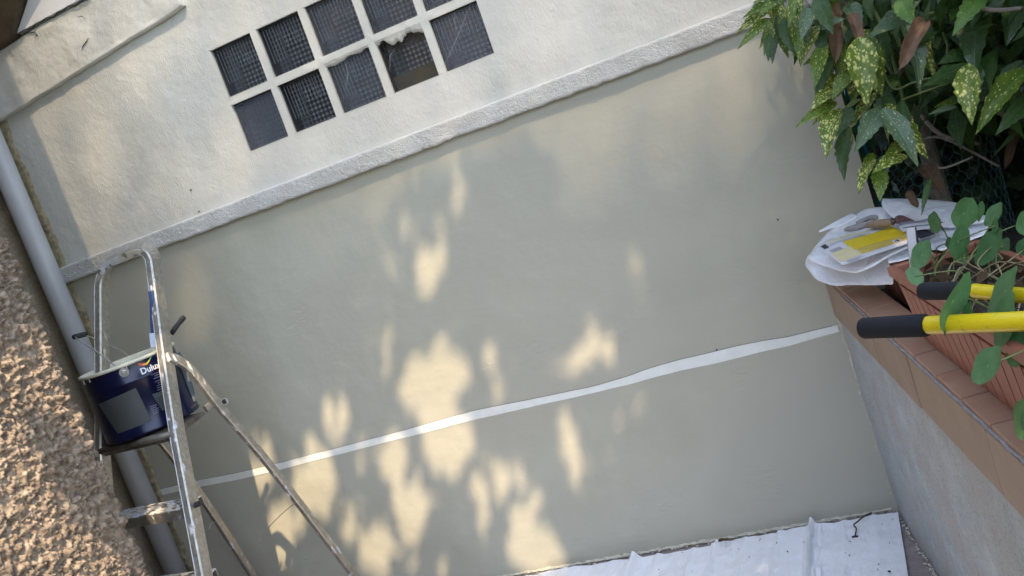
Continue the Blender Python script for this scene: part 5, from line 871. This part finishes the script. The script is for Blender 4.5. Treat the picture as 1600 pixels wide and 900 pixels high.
# ================================================================ FLOOR SHEETS
def floor_sheet(x0, x1, y0, y1, z0, seed, ridges, label, skew=0.0, yfun=None):
    X = np.arange(x0, x1 + 1e-6, 0.006); Yv = np.arange(y0, y1 + 1e-6, 0.008); GX, GY = np.meshgrid(X, Yv, indexing='ij')
    Zz = z0 + 0.014 * np.abs(fbm(GX * 1.3, GY * 0.6, 8, 3, seed)) + 0.004 * fbm(GX, GY, 30, 3, seed + 1)
    for xr, hgt, wd_, asym in ridges:
        c_ = xr + skew * (GY - y1) + 0.012 * fbm(GY, GY * 0, 4, 2, seed + 3); d = GX - c_
        Zz = Zz + hgt * np.where(d < 0, np.exp(-(d / wd_) ** 2), np.exp(-(d / (wd_ * asym)) ** 2))
    GYs = GY + 0.004 * fbm(GX, GX * 0, 14, 3, seed + 2) * (GY > y1 - 0.03) + (yfun(GX) if yfun is not None else 0)
    GXs = GX + skew * (GY - y1)
    o = grid_obj('plastic_sheet', np.stack([GXs, GYs, Zz], -1), M_FILM); tag(o, label, 'plastic sheet', 'white plastic sheets on the floor'); return o
floor_sheet(0.865, 1.19, -1.3, -0.040, 0.004, 1, [(0.880, 0.030, 0.005, 4.0), (0.965, 0.006, 0.006, 2), (1.09, 0.005, 0.008, 1)], 'folded white plastic floor sheet with upright crease, left of centre', 0.03)
floor_sheet(1.155, 1.515, -1.3, -0.030, 0.008, 2, [(1.168, 0.014, 0.004, 3.0), (1.265, 0.005, 0.006, 1), (1.375, 0.009, 0.004, 3.0), (1.485, 0.030, 0.010, 0.7)], 'creased white plastic floor sheet between two raised folds', 0.03)
floor_sheet(1.495, 1.752, -1.3, -0.034, 0.006, 3, [(1.500, 0.010, 0.004, 2), (1.59, 0.004, 0.006, 1.0), (1.68, 0.004, 0.01, 1)], 'white plastic floor sheet nearest the retaining wall with a bent twig on it', 0.03)
floor_sheet(0.30, 0.90, -1.2, -0.030, 0.002, 4, [(0.6, 0.004, 0.05, 1)], 'flat white plastic floor sheet at the foot of the sunlit wall patch', 0.0)
tw = MB(); tw.tube(cr_spline([(1.671, -0.021, 0.012), (1.647, -0.053, 0.02), (1.628, -0.098, 0.03), (1.615, -0.111, 0.028), (1.62, -0.126, 0.022), (1.612, -0.156, 0.014)], 4), 0.0022, 6); tw.tube([(1.603, -0.153, 0.012), (1.621, -0.156, 0.012)], 0.003, 6)
o = tw.build('twig', M_SOIL); tag(o, 'thin dark bent twig lying across the white floor sheet', 'twig')
lfp = put_leaf((1.185, -0.071, 0.03), (1.226, -0.072, 0.03), 0.014, 6, None, Vector()); lfp.name = 'fallen_leaf'; tag(lfp, 'small dark curled leaf at the top edge of the floor sheets', 'leaf')
mb = MB()
for k in range(34):
    x = random.uniform(0.9, 1.74); y = random.uniform(-0.42, -0.03); s = random.uniform(0.0008, 0.0022) * (1.6 if random.random() < 0.15 else 1); z = 0.026
    a = random.uniform(0, 6.28); mb.tube([(x, y, z - 0.012), (x + s * 2 * math.cos(a), y + s * 2 * math.sin(a), z - 0.009)], s * 0.8, 5)
o = mb.build('soil_crumbs', M_SOIL); tag(o, kind='stuff')
mb = MB()
for k in range(260):
    if random.random() < 0.6: x = random.uniform(0.3, 1.74); y = -0.004 - abs(random.gauss(0, 0.008))
    else: t = random.uniform(0, 0.6); p = G(t, -abs(random.gauss(0, 0.006)) - 0.002, 0); x, y = p.x, p.y
    s = random.uniform(0.001, 0.0038); mb.box((x - s, y - s, 0.0), (x + s, y + s * 0.7, s * 1.2), random.randrange(3) % 2)
o = mb.build('plaster_crumbs', [M_BEAD, M_OLIVE]); tag(o, kind='stuff')

# ================================================================ TREE OVERHEAD (behind and above the camera): its gaps make the patches of sun
GAPS = [(0.342, 0.748, 0.103, -0.026, -0.05, -0.127, 1.0), (0.328, 0.529, 0.113, -0.025, -0.056, -0.144, 1.0), (0.116, 0.543, 0.073, -0.016, -0.044, -0.108, 1.0), (0.107, 0.343, 0.085, -0.017, -0.048, -0.121, 1.0), (0.337, 0.641, 0.089, -0.021, -0.045, -0.114, 1.0), (0.437, 0.869, 0.042, -0.011, -0.027, -0.069, 0.9), (0.483, 0.782, 0.042, -0.011, -0.037, -0.097, 0.9), (-0.08, 0.714, 0.066, -0.016, -0.044, -0.104, 0.75), (-0.263, 0.522, 0.111, -0.024, -0.066, -0.149, 1.0), (-0.463, 0.631, 0.076, -0.017, -0.06, -0.129, 0.9), (-0.531, 0.303, 0.073, -0.014, -0.063, -0.141, 1.0), (-0.126, 0.183, 0.088, -0.016, -0.057, -0.137, 1.0), (-0.173, 0.31, 0.065, -0.013, -0.047, -0.11, 0.75), (-0.008, 0.579, 0.042, -0.009, -0.043, -0.105, 0.55), (0.522, 0.075, 0.106, -0.02, -0.043, -0.12, 1.0), (0.504, 0.186, 0.064, -0.012, -0.033, -0.089, 0.8), (0.774, 0.429, 0.049, -0.011, -0.034, -0.098, 1.0), (0.788, 0.51, 0.033, -0.008, -0.023, -0.065, 0.8), (0.97, 0.755, 0.035, -0.009, -0.023, -0.066, 0.9), (1.03, 0.725, 0.032, -0.008, -0.023, -0.07, 0.9), (0.85, 0.707, 0.041, -0.011, -0.02, -0.059, 0.7), (0.912, 0.717, 0.032, -0.009, -0.021, -0.063, 0.8), (0.397, 0.372, 0.036, -0.008, -0.036, -0.093, 0.7), (0.484, 0.363, 0.038, -0.008, -0.034, -0.092, 0.9), (0.372, 0.251, 0.039, -0.008, -0.036, -0.095, 0.8), (0.554, 0.366, 0.035, -0.008, -0.032, -0.087, 0.7), (0.578, 0.286, 0.039, -0.009, -0.034, -0.093, 0.6), (0.59, 0.795, 0.034, -0.008, -0.039, -0.104, 0.45), (0.604, 0.712, 0.03, -0.007, -0.026, -0.069, 0.55), (1.045, 0.497, 0.035, -0.009, -0.028, -0.085, 0.35), (0.938, 0.416, 0.036, -0.009, -0.03, -0.087, 0.3), (0.179, 0.907, 0.05, -0.013, -0.046, -0.113, 0.35), (0.504, 1.17, 0.061, -0.018, -0.036, -0.092, 1.0), (0.6, 1.286, 0.031, -0.01, -0.028, -0.073, 0.8), (0.686, 1.346, 0.032, -0.01, -0.033, -0.083, 0.7), (0.685, 1.478, 0.035, -0.012, -0.023, -0.058, 0.5), (0.481, 1.476, 0.027, -0.009, -0.021, -0.051, 0.7), (0.505, 1.334, 0.032, -0.01, -0.022, -0.056, 0.4), (0.469, 1.345, 0.027, -0.008, -0.023, -0.056, 0.3), (0.576, 1.172, 0.029, -0.008, -0.029, -0.074, 0.8), (1.199, 0.999, 0.028, -0.009, -0.02, -0.063, 0.9), (1.18, 0.894, 0.022, -0.006, -0.025, -0.075, 0.5), (0.869, 1.024, 0.044, -0.013, -0.016, -0.043, 0.25), (0.468, 1.105, 0.043, -0.013, -0.02, -0.05, 0.9), (-0.604, 1.935, 0.05, -0.017, -0.028, -0.055, 0.9), (-0.281, 2.22, 0.044, -0.016, -0.03, -0.059, 0.6), (-0.138, 2.228, 0.043, -0.016, -0.027, -0.054, 0.5), (-0.051, 1.774, 0.042, -0.014, -0.032, -0.069, 0.5), (0.609, 1.692, 0.028, -0.01, -0.022, -0.053, 0.5), (0.747, 1.704, 0.026, -0.009, -0.02, -0.052, 0.4), (-0.281, 2.369, 0.041, -0.015, -0.028, -0.053, 0.5), (0.017, 0.146, 0.06, -0.011, -0.03, -0.074, 0.5), (0.137, 0.097, 0.042, -0.007, -0.032, -0.083, 0.5), (0.253, 0.999, 0.041, -0.011, -0.031, -0.076, 0.3), (-0.233, 0.385, 0.052, -0.011, -0.054, -0.125, 0.5), (0.774, 0.319, 0.047, -0.01, -0.023, -0.067, 0.5), (0.862, 0.433, 0.028, -0.006, -0.024, -0.069, 0.4), (-0.96, 0.618, 0.053, -0.011, -0.036, -0.072, 0.8), (-0.488, 1.305, 0.036, -0.01, -0.026, -0.054, 0.4), (0.726, 1.412, 0.026, -0.008, -0.021, -0.054, 0.4), (-0.401, 0.418, 0.06, -0.012, -0.045, -0.1, 0.7)]
gp = np.array([g_[:6] for g_ in GAPS]); gs = np.array([g_[6] for g_ in GAPS])
inv = np.array([np.linalg.inv(np.array([[g_[2], g_[4]], [g_[3], g_[5]]])) for g_ in gp])
sunv = np.array(SUN)
def canopy(n_, t0, t1, size, keep_fn, region, thr):
    x = rng.uniform(region[0], region[1], n_); z = rng.uniform(region[2], region[3], n_)
    # distance to every gap, in units of its radius (edges softened by noise)
    d = np.stack([x[:, None] - gp[None, :, 0], z[:, None] - gp[None, :, 1]], -1); q = np.einsum('gij,ngj->ngi', inv, d); r_ = np.hypot(q[..., 0], q[..., 1]) * (1 + 0.5 * vn(x * 22, z * 9, 3))[:, None]
    inside = ((r_ < thr) & (rng.random(r_.shape) < gs[None, :] ** 0.4)).any(1)
    ok = ~inside & keep_fn(x, z); x, z = x[ok], z[ok]; t = rng.uniform(t0, t1, len(x)); t = np.maximum(t, (3.0 - z) / 0.797 + rng.uniform(0, t1 - t0, len(x)))
    return np.stack([x - sunv[0] * t, -sunv[1] * t, z - sunv[2] * t], -1)
def sunleaves(name, c, size, parent, org):
    n_ = len(c); a = np.array(SUN.cross(Vector((0, 0, 1))).normalized()); b = np.cross(a, sunv); ang = rng.uniform(0, 6.28, n_)
    tilt = rng.normal(0, 0.35, (n_, 1)) * sunv
    d = a * np.cos(ang)[:, None] + b * np.sin(ang)[:, None] + tilt; s = -a * np.sin(ang)[:, None] + b * np.cos(ang)[:, None] + rng.normal(0, 0.35, (n_, 1)) * sunv
    L_ = size * rng.uniform(0.7, 1.3, n_)[:, None]; P = np.stack([c - d * L_ * .5, c + s * L_ * .27, c + d * L_ * .5, c - s * L_ * .27], 1) - np.array(org)
    me = bpy.data.meshes.new(name); me.from_pydata(P.reshape(-1, 3).tolist(), [], np.arange(4 * n_).reshape(-1, 4).tolist()); me.materials.append(M_TREE)
    uv = me.uv_layers.new(name='UVMap'); uv.data.foreach_set('uv', np.tile(np.array([.5, 0, 1, .5, .5, 1, 0, .5]), n_)); me.update(); o = link(bpy.data.objects.new(name, me), parent); o['kind'] = 'stuff'; return o
TO = Vector((5.2, -4.2, 0)); tree = empty('tree', TO); tag(tree, 'leafy tree standing behind the viewer, out of the picture', 'tree')
def keepA(x, z):        # main crown: closed over the lower wall and the garden, thin over the upper wall, open over the near corner
    p = np.clip(1.0 - (z - 1.06) / 0.14, 0, 1); xo = x + 0.10 * vn(x * 3, z * 9, 1); p = np.where((xo > 0.42) & (xo < 1.02), np.clip(1.0 - (z - 1.38) / 0.12, 0, 1), p); p = np.where((x > 1.56) & (z > 0.0), 0.40 * p, p)
    nb = (x < -0.77) & (z < 0.02); dk = (np.hypot((x + 0.95) / 0.17, (z + 0.66) / 0.15) < 1 + vn(x * 30, z * 18, 4)) | (z > -0.14 + 0.6 * (x + 0.85) + 0.10 * vn(x * 30, z * 18, 5)) & (x < -0.79)
    p = np.where(nb, np.where(dk, 0.97, np.where((vn(x * 12.0, z * 8.0, 7) > 0.22), 0.8, 0.05)), p)
    p = np.where((x < 0.5) & (z < -0.95), 0.0, p)
    return rng.random(len(x)) < p
cA = canopy(36000, 4.4, 5.2, 0.07, keepA, (-0.95, 2.3, -1.6, 1.6), 1.0); sunleaves('crown', cA, 0.055, tree, TO)
def keepB(x, z): return rng.random(len(x)) < 1.0
cB = canopy(10000, 17.0, 21.0, 0.05, keepB, (-1.4, 2.6, 1.35, 3.0), 1.0); sunleaves('upper_filter_leaves', cB, 0.042, tree, TO)  # far leaf layer, added to thin the sun over the upper wall
def keepC(x, z): return rng.random(len(x)) < np.clip(1.0 - (z - (1.10 + 0.22 * np.clip((0.6 - x) / 0.6, 0, 1))) / 0.40, 0.12, 1) ** 1.8
cC = canopy(17000, 15.0, 17.0, 0.05, keepC, (-1.4, 2.6, 0.95, 1.62), 1.7); sunleaves('middle_filter_leaves', cC, 0.042, tree, TO)  # added leaf layer, density shaped to fade sun below the ledge
mb = MB(); mb.tube(cr_spline([(0, 0, 0), (0.1, 0, 2.5), (-0.3, 0.2, 4.6), (-0.9, 0.5, 6.2)], 6), [0.22 - 0.007 * k for k in range(19)], 14); mb.build('trunk', M_STEMW, tree, smooth=True)
for e_ in ((-2.6, 1.6, 3.7), (-1.6, 0.4, 5.2), (-3.4, 1.2, 5.0), (0.8, 0.8, 5.6)):
    mb = MB(); mb.tube(cr_spline([(-0.1, 0.1, 3.4), Vector((-0.1, 0.1, 3.4)).lerp(Vector(e_), 0.5) + Vector((0, 0, 0.3)), e_], 6), [0.09 - 0.006 * k for k in range(13)], 10); mb.build('limb', M_STEMW, tree, smooth=True)
